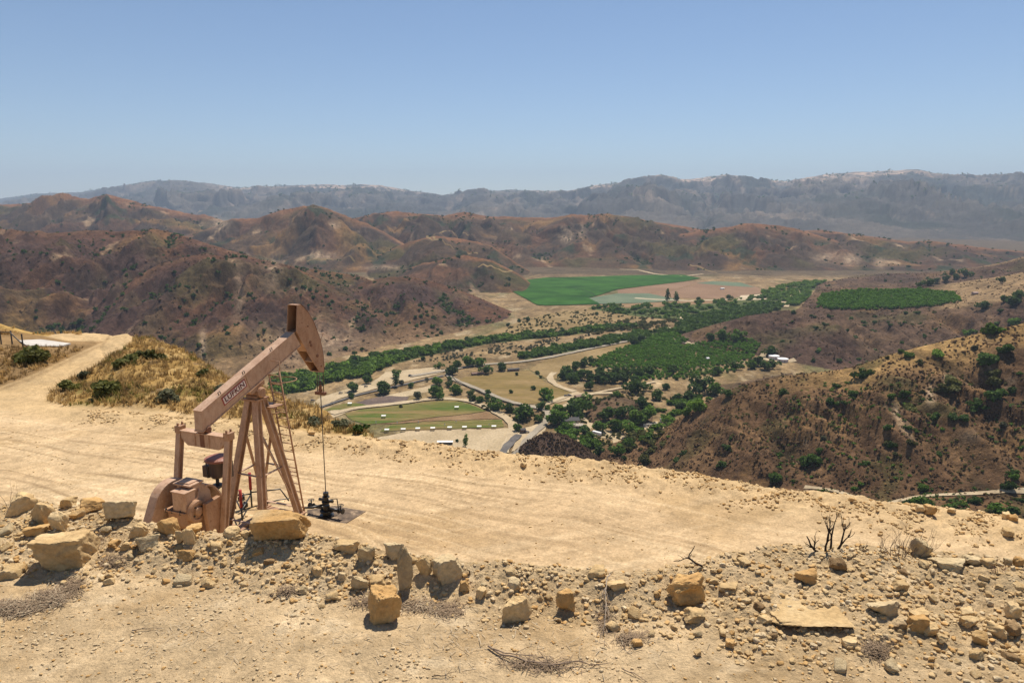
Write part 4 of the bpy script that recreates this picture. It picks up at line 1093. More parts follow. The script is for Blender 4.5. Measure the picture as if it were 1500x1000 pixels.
# long low shed
p = vpos(652, 651); e = empty('storage_shed', p, 0.0, 'long low shed with a dark open front beside the column tree', 'shed')
mb = MB(); mb.box((0, 1.2, 1.1), (13.5, 0.15, 2.2)); mb.box((-6.7, 0, 1.1), (0.15, 2.6, 2.2)); mb.box((6.7, 0, 1.1), (0.15, 2.6, 2.2)); mb.build('wall', M_DKROOF, e)
mb = MB(); mb.prism([(-7.2,-2.0,2.25),(7.2,-2.0,2.25),(7.2,1.8,2.6),(-7.2,1.8,2.6)], (0,0,0.15)); mb.build('roof', M_ROOFW, e)
for k in range(5):
    mb = MB(); mb.box((-6+3*k, -1.6, 1.1), (0.16, 0.16, 2.3)); mb.build('post', M_POST, e)
def house(name, px, py, w, d, h, rz, label, cat, wall, roof, rise=1.2, eave=0.5):
    p = vpos(px, py, 0.3); e = empty(name, p, rz, label, cat)
    mb = MB(); mb.prism([(-w/2,-d/2,0),(w/2,-d/2,0),(w/2,-d/2,h),(-w/2,-d/2,h)], (0,d,0)); mb.prism([(-w/2,-d/2+.02,h),(-w/2,d/2-.02,h),(-w/2,0,h+rise-.1)], (w,0,0)); mb.build('wall', wall, e)
    mb = MB()
    for s in (-1, 1):
        mb.prism([(-w/2-eave,0,h+rise),(w/2+eave,0,h+rise),(w/2+eave,s*(d/2+eave),h-rise*eave/(d/2)+.02),(-w/2-eave,s*(d/2+eave),h-rise*eave/(d/2)+.02)], (0,0,0.18))
    mb.build('roof', roof, e)
    mb = MB(); mb.box((w*0.1, -d/2-0.03, 1.05), (1.0, 0.08, 2.1)); mb.build('door', M_DKROOF, e)
    for k in (-0.3, 0.34):
        mb = MB(); mb.box((w*k, -d/2-0.03, h*0.6), (1.4, 0.08, 1.0)); mb.build('window', M_GLASS, e)
    return e
house('gatehouse', 766, 634, 4.5, 4.5, 3.4, 0.3, 'small dark gatehouse between the entrance road and the valley road', 'building', M_BRWALL, M_DKROOF, 0.9, 0.3)
house('barn', 834, 619, 17, 9, 3.5, 0.15, 'dark roofed barn under the trees behind the brown mound', 'building', M_WALL, M_DKROOF, 1.8, 1.0)
house('cottage', 843, 626, 14, 7, 2.6, -0.1, 'low beige roofed cottage in front of the dark barn', 'building', M_WALL, plain('beige_roof', (0.40,0.33,0.26)), 1.2)
house('tool_shed', 848, 584, 9, 6, 3.2, 0.5, 'brown shed beside the dirt lot below the paddock', 'building', M_BRWALL, plain('rust_roof', (0.24,0.15,0.11)), 1.2)
house('farm_shed', 700, 549, 16, 5, 2.4, 0.35, 'low brown shed at the upper edge of the paddock, left one', 'building', M_BRWALL, plain('rust_roof', (0.20,0.12,0.095)), 0.8)
house('farm_shed', 752, 543, 15, 5, 2.4, 0.3, 'low dark shed at the upper edge of the paddock, right one', 'building', M_BRWALL, M_DKROOF, 0.8)
house('field_hut', 1058, 424, 9, 6, 3, 0.2, 'tiny white hut alone on the ploughed field', 'building', M_WHITE, M_ROOFW, 1.0)
house('orchard_hut', 1036, 529, 3.6, 3.6, 4.2, 0.4, 'small pale hut standing among the valley orchard trees', 'building', M_WALL, M_ROOFW, 1.0)
house('hill_house', 1428, 431, 9, 5, 2.5, 0.2, 'low pinkish building on bare ground right of the hilltop orchard', 'building', plain('pink_wall', (0.36,0.24,0.2)), plain('pink_roof', (0.40,0.28,0.24)), 1.0)
# rubble heap / ruin
e = empty('ruined_building', vpos(955, 624, 0.2), 0.2, 'white broken concrete ruin on a clearing below the right slope', 'ruin')
for (x, y, w, d, h) in [(-6,0,6,1,2.6),(0,2,9,1,1.6),(5,-1,1,6,2.8)]:
    mb = MB(); mb.box((x, y, h/2), (w, d, h), None, 0.1); mb.build('wall', M_RUB, e)
for i in range(14):
    mb = MB(); a = rr.uniform(0.8, 2.4); mb.box((rr.uniform(-9, 8), rr.uniform(-5, 4), a*0.3), (a*1.4, a, a*0.7), Matrix.Rotation(rr.uniform(0, 3), 4, 'Z') @ Matrix.Rotation(rr.uniform(-.4, .4), 4, 'X'), 0.08); mb.build('slab', M_RUB, e)
mb = MB(); mb.box((9.5, 2, 3.2), (1.2, 1.2, 6.4), None, 0.08); mb.build('chimney', M_RUB, e)
# water tanks
for (px, py, r, h, lb) in [(1133.5, 525.5, 7.2, 5.2, 'white water tank on the dirt shelf, left and behind'), (1146.5, 529.5, 7.2, 4.8, 'white water tank on the dirt shelf, right and in front')]:
    p = vpos(px, py, -0.6); e = empty('water_tank', p, 0, lb, 'water tank', 'water tanks right of the valley orchard')
    mb = MB(); mb.lathe((0,0,0), (0,0,1), [(0,r),(h,r)], 40); mb.build('shell', M_TANK, e)
    mb = MB(); mb.lathe((0,0,h+0.003), (0,0,1), [(0,r+0.15),(0.18,r+0.15),(0.7,r*0.45),(0.85,0.4),(1.0,0.4)], 40); mb.build('roof', M_WHITE, e)
    mb = MB(); mb.box((0.0,-r-0.12,h/2), (0.5,0.1,h)); mb.build('ladder', M_POST, e)
# camper and cars
def vehicle(name, px, py, rz, L, W, H, label, cat, mat, camper=False):
    p = vpos(px, py, 1.0); e = empty(name, p, rz, label, cat)
    mb = MB()
    if camper: prof = [(-L/2,0.5),(L/2,0.5),(L/2,H*0.85),(L/2-0.4,H),(-L/2+0.5,H),(-L/2,H*0.75)]
    else: prof = [(-L/2,0.35),(L/2,0.35),(L/2,0.85),(L*0.2,1.0),(L*0.08,H),(-L*0.28,H),(-L*0.42,1.0),(-L/2,0.95)]
    mb.prism([(x,-W/2,z) for x, z in prof], (0,W,0), 0.06); mb.build('body', mat, e)
    mb = MB(); mb.box((-L*0.1,-W/2-0.01,H*0.72), (L*0.3,0.05,H*0.18)); mb.build('window', M_GLASS, e)
    for sx in (-0.32, 0.32):
        for sy in (-1, 1):
            mb = MB(); mb.lathe((L*sx, sy*W/2-0.1, 0.33), (0,1,0), [(0,0.33),(0.2,0.33)], 14); mb.build('wheel', M_TYRE, e)
vehicle('camper', 874, 638, -0.7, 9.5, 2.7, 3.1, 'white camper parked at the end of the dirt drive', 'camper', M_WHITE, True)
vehicle('parked_car', 829, 581, 0.4, 4.6, 1.8, 1.5, 'dark car parked on the dirt lot, left one', 'car', M_CAR)
vehicle('parked_car', 834, 580.5, 0.2, 4.8, 1.9, 1.7, 'dark car parked on the dirt lot, right one', 'car', M_CAR)
vehicle('parked_car', 601, 551.5, 0.2, 5.2, 2.0, 1.9, 'dark truck on the pale track across the bare lot', 'truck', M_CAR)
vehicle('parked_car', 772, 634.5, 0.3, 4.6, 1.8, 1.5, 'dark car waiting beside the gatehouse', 'car', M_CAR)
for px, py, lb in [(458,588,'tiny dark car at the left end of the asphalt lane'),(536,567.5,'tiny dark car on the bare lot behind the asphalt lane'),(499,577,'tiny grey car on the bare lot near the small lawn')]:
    vehicle('parked_car', px, py, 0.35, 4.5, 1.8, 1.5, lb, 'car', M_CAR)
# hedge fence around the paddock
mb = MB()
hp = [VAL.hit(a, b) for a, b in [(662,552),(668,559),(690,570),(730,588),(752,593.5),(766,595)]]
for i in range(len(hp)-1):
    a, b = hp[i], hp[i+1]; k = max(int((b-a).length/6), 1)
    for j in range(k):
        q = a+(b-a)*j/k; mb.box((q.x, q.y, q.z+1.1), (0.25, 0.25, 2.2))
    mb.beam(a+Vector((0,0,1.2)), b+Vector((0,0,1.2)), 0.35, 1.6)
tag(mb.build('paddock_fence', plain('dark_fence', (0.07,0.06,0.045))), 'long dark fence along the near edge of the mown paddock', 'fence')

# ================================================================ PUMPING UNIT
def paint_mat(name, c, rust=0.35, rough=0.55):
    m, nt, b = nmat(name)
    P = objco(nt)
    f = noise(nt, P, 2.2, 6, 0.65)
    col = ramp(nt, f, [(0.3, tuple(x*0.86 for x in c)), (0.7, tuple(min(1, x*1.1) for x in c))])
    st = noise(nt, mapping(nt, P, (3.5, 3.5, 1.6)), 1.3, 6, 0.7, 0.6)
    col = mul(nt, col, ramp(nt, st, [(0.35, (0.66, 0.52, 0.42)), (0.56, (1, 1, 1))]), 0.6)
    sp = noise(nt, P, 14.0, 5, 0.7)
    k = ramp(nt, sp, [(0.56, 0.0), (0.68, rust)])
    mm = N(nt, 'ShaderNodeMix', data_type='RGBA')
    nt.links.new(k, mm.inputs['Factor']); nt.links.new(col, mm.inputs['A']); mm.inputs['B'].default_value = (0.16, 0.07, 0.035, 1)
    nt.links.new(mm.outputs['Result'], b.inputs['Base Color'])
    b.inputs['Roughness'].default_value = rough; b.inputs['Specular IOR Level'].default_value = 0.35
    bump(nt, b, sp, 0.15, 0.01)
    return m
PT = paint_mat('pump_paint', (0.50, 0.330, 0.220), 0.5)
PT2 = paint_mat('pump_paint_worn', (0.39, 0.230, 0.135), 0.7)
RUST = paint_mat('rusty_steel', (0.20, 0.095, 0.055), 0.5, 0.8)
DKST = plain('dark_steel', (0.045, 0.04, 0.038), 0.55, 0.4)
BLK = plain('oily_black', (0.018, 0.017, 0.016), 0.4, 0.5)
CABLE = plain('wire_rope', (0.07, 0.055, 0.045), 0.6, 0.4)
REDP = plain('red_paint', (0.33, 0.035, 0.03), 0.5, 0.4)
SIGNW = plain('sign_white', (0.72, 0.62, 0.55), 0.6, 0.3); SIGNR = plain('sign_red', (0.30, 0.045, 0.04), 0.6, 0.3); LETT = plain('sign_letter', (0.13, 0.035, 0.03), 0.6, 0.3)

pump = empty('pump_jack', PUMP, PTH, 'tan pink oil pump jack with raised horse head on the dirt pad', 'pump jack')
def part(mb, name, mat, parent=None): return mb.build(name, mat, parent or pump)
H = 5.36
mb = MB()
for y in (-0.48, 0.48):
    mb.box((-1.4, y, 1.13), (4.9, 0.2, 0.03)); mb.box((-1.4, y, 0.95), (4.9, 0.2, 0.03)); mb.box((-1.4, y, 1.04), (4.9, 0.03, 0.15))
for x in (-3.8, -3.2, -2.2, -0.9, 0.8): mb.box((x, 0, 1.04), (0.14, 0.93, 0.14))
mb.box((0.8, 0, 1.17), (0.3, 1.7, 0.05)); mb.box((-0.8, 0, 1.17), (0.3, 1.7, 0.05))
part(mb, 'base_frame', PT2)
# samson post
def hsec(p, q, w=0.2, t=0.03, up=(1, 0, 0)):
    mb = MB(); p = Vector(p); q = Vector(q); d = (q-p).normalized(); u = Vector(up); n = u.cross(d).normalized(); u2 = d.cross(n)
    mb.beam(p+u2*(w/2-t/2), q+u2*(w/2-t/2), w*0.95, t, u2); mb.beam(p-u2*(w/2-t/2), q-u2*(w/2-t/2), w*0.95, t, u2)
    mb.beam(p, q, t, w-2*t-0.002, u2)
    return mb
FEET = {(sx, sy): Vector((0.82*sx, 0.72*sy, 1.2)) for sx in (-1, 1) for sy in (-1, 1)}
TOPS = {(sx, sy): Vector((0.13*sx, 0.14*sy, 5.18)) for sx in (-1, 1) for sy in (-1, 1)}
for k in FEET:
    part(hsec(FEET[k], TOPS[k]), 'samson_leg', PT)
    mb = MB(); mb.box(FEET[k]+Vector((0, 0, 0.013)), (0.34, 0.34, 0.035)); part(mb, 'leg_foot', PT2)
def legp(k, z):
    f = (z-1.2)/(5.18-1.2); return FEET[k]+(TOPS[k]-FEET[k])*f
def brace(a, b, r=0.035):
    mb = MB(); mb.beam(a, b, 0.09, 0.02); part(mb, 'brace', PT)
for s in (-1, 1):
    brace(legp((-1, s), 2.9), legp((1, s), 2.9)); brace(legp((-1, s), 4.3), legp((1, s), 1.5))
    brace(legp((s, -1), 2.9), legp((s, 1), 2.9)); brace(legp((s, -1), 1.45), legp((s, 1), 1.45))
brace(legp((1, -1), 4.2), legp((1, 1), 1.6)); brace(legp((1, 1), 4.2), legp((1, -1), 1.6))
mb = MB(); mb.box((0, 0, 5.21), (0.56, 0.56, 0.06)); mb.box((0, -0.2, 5.02), (0.4, 0.02, 0.3)); mb.box((0, 0.2, 5.02), (0.4, 0.02, 0.3)); part(mb, 'top_plate', PT2)
mb = MB(); mb.lathe((0, -0.3, 5.42), (0, 1, 0), [(0, 0.13), (0.04, 0.17), (0.56, 0.17), (0.6, 0.13)], 20); mb.box((0, 0, 5.29), (0.4, 0.4, 0.09)); part(mb, 'saddle_bearing', PT2)
# walking beam
ph = R(21.14); BX = Vector((math.cos(ph), 0, math.sin(ph))); BU = Vector((-math.sin(ph), 0, math.cos(ph))); BO = Vector((0, 0, H)) + BU*0.32
def bp(s, y, u): return BO + BX*s + BU*u + Vector((0, y, 0))
wb = empty('walking_beam', (0, 0, 0)); wb.parent = pump
mb = MB()
d_ = 0.575
mb.prism([bp(-2.10, -0.15, d_-.03), bp(2.24, -0.15, d_-.03), bp(2.34, -0.15, 0.03), bp(-2.32, -0.15, 0.03)], (0, 0.30, 0), 0.006)
mb.prism([bp(-2.12, -0.165, d_), bp(2.24, -0.165, d_), bp(2.24, -0.165, d_-.028), bp(-2.11, -0.165, d_-.028)], (0, 0.33, 0))
mb.prism([bp(-2.335, -0.165, 0.028), bp(2.34, -0.165, 0.028), bp(2.34, -0.165, 0.0), bp(-2.345, -0.165, 0.0)], (0, 0.33, 0))
part(mb, 'beam_web', PT, wb)
mb = MB(); mb.prism([bp(-0.35, -0.2, -0.003), bp(0.35, -0.2, -0.003), bp(0.3, -0.2, -0.13), bp(-0.3, -0.2, -0.13)], (0, 0.4, 0)); part(mb, 'saddle_plate', PT2, wb)
for s in (-1.35, -0.28, 1.05):
    mb = MB()
    a = bp(s, -0.12, d_+0.002)
    mb.tube([a, a+BU*0.09, a+BU*0.09+BX*0.08, a+BX*0.08], 0.014, 6); part(mb, 'lifting_lug', DKST, wb)
mb = MB(); mb.prism([bp(-0.26, -0.153, 0.03), bp(-0.24, -0.153, 0.03), bp(-0.24, -0.153, d_-.03), bp(-0.26, -0.153, d_-.03)], (0, -0.012, 0)); part(mb, 'stiffener', PT2, wb)
# name plate with its lettering
sc_, su_ = -0.83, 0.335; SL, SH = 1.02, 0.27
sg = empty('name_plate', (0, 0, 0)); sg.parent = wb
def rect(s0, s1, u0, u1, y): return [bp(s0, y, u0), bp(s1, y, u0), bp(s1, y, u1), bp(s0, y, u1)]
mb = MB(); mb.prism(rect(sc_-SL/2, sc_+SL/2, su_-SH/2, su_+SH/2, -0.1525), (0, -0.006, 0)); bdr = mb.build('border', SIGNR, wb); bpy.data.objects.remove(sg)
bdr.name = 'name_plate'
mb = MB(); mb.prism(rect(sc_-SL/2+.035, sc_+SL/2-.035, su_-SH/2+.035, su_+SH/2-.035, -0.160), (0, -0.004, 0)); mb.build('plate_face', SIGNW, bdr)
cu = bpy.data.curves.new('lettering', 'FONT'); cu.body = 'LUFKIN'; cu.size = 0.235; cu.extrude = 0.002; cu.offset = 0.006; cu.align_x = 'CENTER'; cu.align_y = 'CENTER'; cu.space_character = 1.06
tmp = bpy.data.objects.new('lettering', cu); COL.objects.link(tmp)
dg = bpy.context.evaluated_depsgraph_get()
lme = bpy.data.meshes.new_from_object(tmp.evaluated_get(dg)); bpy.data.objects.remove(tmp)
lme.materials.clear()
xs = [v.co.x for v in lme.vertices]; kx = (SL-0.17)/(max(xs)-min(xs)); mx = (max(xs)+min(xs))/2
for v in lme.vertices:
    q = bp(sc_ + (v.co.x-mx)*kx, -0.1675, su_ + v.co.y*0.92); v.co = Vector((q.x, q.y-v.co.z, q.z))
link_mesh('lettering', lme, LETT, bdr)
# horse head
HP = [(1.94,7.87),(2.12,7.87),(2.25,7.78),(2.54,7.49),(2.76,7.15),(2.92,6.81),(3.03,6.55),(3.10,6.30),(3.165,5.96),(3.175,5.62),(3.16,5.38),(2.93,5.42),(2.35,6.18),(1.83,7.02)]
hh = empty('horse_head', (0, 0, 0)); hh.parent = pump
for s in (-1, 1):
    mb = MB(); mb.prism([(x, s*0.185-0.012, z) for x, z in HP], (0, 0.024, 0), 0.004); part(mb, 'side_plate', PT2 if s < 0 else PT2, hh)
mb = MB()
arc = HP[1:11]
for i in range(len(arc)-1):
    (x0, z0), (x1, z1) = arc[i], arc[i+1]
    mb.beam((x0, 0, z0), (x1, 0, z1), 0.40, 0.022, (1, 0, 0.3))
part(mb, 'arc_plate', RUST, hh)
mb = MB(); mb.box((2.03, 0, 7.865), (0.2, 0.34, 0.02)); part(mb, 'top_cap', PT2, hh)
for (x0, z0, x1, z1) in [(2.05,6.72,2.42,6.90),(2.62,5.84,2.82,6.0),(2.93,5.43,3.13,5.45)]:
    mb = MB(); mb.beam((x0, 0, z0), (x1, 0, z1), 0.34, 0.03); part(mb, 'cross_plate', PT, hh)
mb = MB(); mb.prism([(1.86,-0.17,7.0),(2.3,-0.17,7.05),(2.5,-0.17,6.45),(2.32,-0.17,6.25)], (0,0.34,0)); part(mb, 'beam_clamp', PT2, hh)
for (x, z, r) in [(2.42,7.1,0.03),(2.50,6.55,0.055),(2.53,6.44,0.055),(2.84,6.02,0.06),(3.02,5.62,0.035)]:
    mb = MB(); mb.lathe((x, -0.2, z), (0, -1, 0), [(0, r), (0.012, r), (0.018, r*0.6)], 14); part(mb, 'bolt', RUST, hh)
mb = MB(); mb.tube([(2.98,-0.1,6.72),(3.36,-0.1,6.74),(3.12,-0.1,6.4)], 0.012, 6); part(mb, 'cable_guard', PT, hh)
# wire line, carrier and polished rod
for s in (-1, 1):
    mb = MB(); mb.tube([(3.175, s*0.13, 5.7), (3.19, s*0.13, 5.38), (3.165, s*0.13, 4.62)], 0.016, 8); part(mb, 'wire_line', CABLE)
mb = MB(); mb.box((3.165, 0, 4.60), (0.13, 0.42, 0.11), None, 0.015); mb.lathe((3.165, 0, 4.655), (0,0,1), [(0,.07),(.1,.07),(.1,.05),(.24,.05)], 14); part(mb, 'carrier_bar', RUST)
mb = MB(); mb.lathe((3.165, 0, 4.91), (0,0,1), [(0,.045),(.14,.045)], 12); part(mb, 'rod_clamp', DKST)
mb = MB(); mb.cyl((3.165, 0, 0.9), (3.165, 0, 5.25), 0.017, 10); part(mb, 'polished_rod', CABLE)
# equalizer
E0 = Vector((-2.11, 0, 4.66))
mb = MB(); mb.prism([(-2.2,-0.8,4.72),(-2.2,0.8,4.72),(-2.2,0.8,4.52),(-2.2,0.58,4.32),(-2.2,-0.58,4.32),(-2.2,-0.8,4.52)], (0.19,0,0), 0.006)
mb.box((-2.105,0,4.735), (0.27,1.6,0.025)); part(mb, 'equalizer', PT)
for y in (-.26, .26):
    mb = MB(); mb.box((-2.206, y, 4.52), (0.012, 0.03, 0.37)); part(mb, 'stiffener', PT2)
mb = MB(); mb.box((-2.1,0,4.83), (0.26,0.24,0.16)); mb.lathe((-2.1,-0.2,4.84), (0,1,0), [(0,.08),(.02,.1),(.38,.1),(.4,.08)], 16); mb.box((-2.207, 0, 4.52), (0.012, 0.15, 0.38)); part(mb, 'tail_bearing', RUST)
PIN = {s: Vector((-2.62, s*0.9, 1.62)) for s in (-1, 1)}
for s in (-1, 1):
    pt = empty('pitman_arm', (0, 0, 0)); pt.parent = pump
    top = Vector((-2.11, s*0.9, 4.72))
    mb = hsec(PIN[s]+Vector((0,0,0.05)), top, 0.17, 0.025); part(mb, 'arm', PT, pt)
    mb = MB(); mb.box(top+Vector((0, 0, 0.03)), (0.24, 0.2, 0.22), None, 0.02)
    for dx in (-0.08, 0.08): mb.cyl(top+Vector((dx, 0, 0.14)), top+Vector((dx, 0, 0.22)), 0.03, 8)
    part(mb, 'bearing_cap', PT2, pt)
    mb = MB(); mb.lathe(PIN[s]-Vector((0, s*0.12, 0)), (0, s, 0), [(0,.16),(.2,.16),(.24,.1)], 20); part(mb, 'crank_pin', PT2, pt)
# gear reducer
gr_ = empty('gear_reducer', (0, 0, 0)); gr_.parent = pump
mb = MB(); mb.prism([(-3.35,-0.30,1.12),(-2.3,-0.30,1.12),(-2.4,-0.30,2.3),(-3.25,-0.30,2.3)], (0,0.6,0), 0.02); part(mb, 'pedestal', PT2, gr_)
mb = MB(); mb.prism([(-3.38,-0.45,2.88),(-2.42,-0.45,2.88),(-2.45,-0.45,2.5),(-2.6,-0.45,2.302),(-3.2,-0.45,2.302),(-3.36,-0.45,2.5)], (0,0.68,0), 0.03); mb.box((-2.9,-0.11,2.905), (1.12,0.78,0.045), None, 0.008); part(mb, 'lower_housing', PT2, gr_)
mb = MB(); mb.box((-3.23,-0.25,3.20), (0.36,0.46,0.53), None, 0.025); mb.box((-3.23,-0.25,3.475), (0.41,0.51,0.025), None, 0.006); part(mb, 'tail_cover', PT, gr_)
mb = MB(); mb.prism([(-3.04,-0.40,2.932),(-2.42,-0.40,2.932),(-2.42,-0.40,3.2),(-2.6,-0.40,3.46),(-2.75,-0.40,3.54),(-3.04,-0.40,3.54)], (0,0.6,0), 0.05); part(mb, 'upper_housing', PT, gr_)
mb = MB(); mb.box((-2.92,-0.12,3.57), (0.5,0.62,0.05), None, 0.015); mb.box((-2.92,-0.12,3.61), (0.36,0.42,0.03), None, 0.01); part(mb, 'top_lid', PT, gr_)
for (x, y) in [(-3.3,-.48),(-3.0,-.48),(-2.7,-.48),(-2.45,-.48),(-3.44,-.3),(-3.44,0.0),(-3.44,.2)]:
    mb = MB(); mb.cyl((x,y,2.86), (x,y,2.97), 0.025, 8); part(mb, 'bolt', DKST, gr_)
mb = MB(); mb.lathe((-3.10,-0.455,2.88), (0,-1,0), [(0,.31),(.14,.31),(.16,.29),(.165,.22),(.13,.2),(.13,.14),(.19,.12),(.21,.06)], 36); part(mb, 'brake_drum', PT2, gr_)
for i in range(4):
    mb = MB(); c = Vector((-3.10+0.165*math.cos(i*1.571+.6), -0.58, 2.88+0.165*math.sin(i*1.571+.6))); mb.cyl(c, c+Vector((0,-0.03,0)), 0.026, 8); part(mb, 'bolt', DKST, gr_)
mb = MB(); mb.tube([(-3.12,-0.42,3.12),(-3.0,-0.5,3.2),(-2.9,-0.46,3.34),(-2.86,-0.38,3.42)], 0.025, 8); part(mb, 'oil_pipe', PT, gr_)
mb = MB(); pr = []
for i in range(11):
    f = i/10; pr.append((-2.62+0.72*f, 3.42-0.06*f-0.75*f**2.2+0.10*f*(1-f)))
pr.append((-1.72, 2.68))
pr2 = [(x-0.02, z-0.05) for x, z in pr]
mb.prism([(x,-0.42,z) for x, z in pr]+[(x,-0.42,z) for x, z in pr2[::-1]], (0,0.55,0)); part(mb, 'splash_cover', PT, gr_)
# cranks with counterweights, hanging down towards the pins
for s in (-1, 1):
    ck = empty('crank', (0, 0, 0)); ck.parent = pump
    y0 = s*0.66
    hub = Vector((-2.72, y0, 2.8)); pin = Vector((PIN[s].x, y0, PIN[s].z)); dv = (pin-hub).normalized(); nv = Vector((dv.z, 0, -dv.x))
    tip = pin + dv*0.38
    mb = MB(); mb.prism([hub-dv*0.3+nv*0.26, hub+nv*0.3, tip+nv*0.19, tip-nv*0.19, hub-nv*0.3, hub-dv*0.3-nv*0.26], (0, s*0.14, 0), 0.02); part(mb, 'crank_arm', PT2, ck)
    mb = MB(); out = []
    for i in range(13):
        a = math.pi*(i/12); out.append(pin - dv*0.25 + nv*(0.62*math.cos(a)) + dv*(0.55*math.sin(a)))
    mb.prism([q - Vector((0, s*0.02, 0)) for q in out], (0, -s*0.13, 0), 0.02); part(mb, 'counterweight', PT2, ck)
# belt guard, motor rail
mb = MB(); out = []
c0 = Vector((-2.92, 0.40, 2.86)); c1 = Vector((-3.5, 0.40, 2.0))
dv = (c1-c0).normalized()
a0 = math.atan2(dv.z, dv.x)
for i in range(19):
    a = a0+math.pi/2+math.pi*i/18; out.append(c0+Vector((0.70*math.cos(a), 0, 0.70*math.sin(a))))
for i in range(11):
    a = a0-math.pi/2+math.pi*i/10; out.append(c1+Vector((0.55*math.cos(a), 0, 0.55*math.sin(a))))
mb.prism(out, (0, 0.30, 0), 0.02); part(mb, 'belt_guard', PT)
# ladder on the front
ld = empty('ladder', (0, 0, 0)); ld.parent = pump
def lp(y, f): return Vector((1.32-0.80*f, y, 1.0+5.0*f))
for y in (-0.10, -0.52):
    mb = MB(); mb.tube([lp(y, 0), lp(y, 1.0)], 0.027, 8); part(mb, 'rail', PT2, ld)
for i in range(17):
    f = 0.04+i*0.058
    mb = MB(); mb.cyl(lp(-0.10, f), lp(-0.52, f), 0.018, 8); part(mb, 'rung', PT2, ld)
mb = MB(); mb.tube([Vector((0.92+0.42*math.cos(a), -0.31+0.42*math.sin(a), 5.62)) for a in [2*math.pi*i/24 for i in range(24)]], 0.014, 6, closed=True); part(mb, 'safety_hoop', PT2, ld)
mb = MB(); mb.tube([(0.55,-0.52,5.95),(0.55,-0.52,6.3),(0.6,-0.1,6.3),(0.55,-0.1,5.95)], 0.016, 6); part(mb, 'grab_rail', PT2, ld)
for f in (0.3, 0.72):
    mb = MB(); mb.cyl(lp(-0.31, f), legp((1, -1), lp(0, f).z)+Vector((0.05,0.1,0)), 0.018, 6); mb.cyl(lp(-0.1, f), lp(-0.52, f), 0.02, 6); part(mb, 'bracket', PT2, ld)
mb = MB(); mb.box((0.42,-0.05,4.9), (0.5,0.9,0.035)); part(mb, 'service_step', PT2)
# electric unit under a red lid on a post
sg = MB(); sg.cyl((-1.72,0.05,2.9), (-1.72,0.05,3.3), 0.05, 10); sg.beam((-2.4,-0.02,2.96),(-1.6,0.05,2.96),0.1,0.08); sg.box((-1.72,0.05,3.02), (0.3,0.3,0.04)); part(sg, 'stand', DKST)
eq = MB(); eq.lathe((-1.72,0.05,3.25), (0,0,1), [(0,.14),(.08,.2),(.5,.2),(.55,.16)], 18); eq.box((-1.55,-0.18,3.5), (0.22,0.3,0.5), None, 0.03); eq.box((-1.8,0.3,3.45), (0.2,0.25,0.36), None, 0.03); eo = part(eq, 'drive_unit', plain('dark_brown_steel', (0.10, 0.068, 0.05), 0.6, 0.3))
eq = MB(); eq.lathe((-1.70,-0.02,3.8), (0,0,1), [(0,.38),(.06,.38),(.1,.3),(.11,.1)], 24); eq.build('lid', paint_mat('red_lid', (0.30, 0.125, 0.085)), eo)
for k in range(3):
    a = 2.1*k+0.4; eq = MB(); eq.cyl((-1.70+0.3*math.cos(a), 0.0+0.3*math.sin(a), 3.3), (-1.70+0.32*math.cos(a), 0.0+0.32*math.sin(a), 3.82), 0.02, 6); eq.build('strut', DKST, eo)

# wellhead: a thing of its own in front of the pump
def W3(x, y, z): return PUMP + PA*x + PL*y + Vector((0, 0, z))
wh = empty('wellhead', W3(3.165, 0, 0), PTH, 'black wellhead with side valves standing on the oil stained mat', 'wellhead')
mb = MB(); mb.lathe((0,0,0.017), (0,0,1), [(0,.26),(.04,.26),(.05,.26),(.06,.15),(.16,.15),(.17,.24),(.23,.24),(.24,.12),(.42,.12)], 20); part(mb, 'casing_head', BLK, wh)
mb = MB(); mb.lathe((0,0,0.483), (0,0,1), [(0,.1),(.05,.1),(.06,.16),(.1,.16),(.11,.085),(.24,.085),(.25,.13),(.29,.13),(.3,.075),(.36,.1),(.44,.1)], 18); part(mb, 'stuffing_box', BLK, wh)
mb = MB(); mb.cyl((0,-0.3,0.62), (0,0.3,0.62), 0.055, 10); mb.cyl((0.0,0.0,0.31), (0,-0.55,0.31), 0.06, 10); mb.cyl((0.0,0.0,0.31), (0,0.6,0.31), 0.06, 10); part(mb, 'side_outlet', BLK, wh)
for (y, z) in ((-0.62, 0.31), (0.66, 0.31)):
    v = MB(); v.lathe((0,y-0.1,z), (0,1,0), [(0,.1),(.04,.1),(.05,.07),(.15,.07),(.16,.1),(.2,.1)], 14); v.cyl((0,y,z), (0,y,z+0.22), 0.022, 8); vo = part(v, 'valve', BLK, wh)
    v = MB(); v.tube([(0.1*math.cos(a), y+0.1*math.sin(a), z+0.22) for a in [2*math.pi*i/16 for i in range(16)]], 0.014, 6, closed=True); v.cyl((-.1,y,z+.22), (.1,y,z+.22), 0.01, 6); v.build('hand_wheel', BLK, vo)
mb = MB(); mb.tube([(-0.1,0,0.5),(-0.5,0.25,0.5),(-0.62,0.5,0.5),(-0.62,0.52,0.1)], 0.045, 8); mb.tube([(0.1,-0.1,0.62),(0.3,-0.25,0.6),(0.32,-0.3,0.06)], 0.02, 6); part(mb, 'flow_line', BLK, wh)
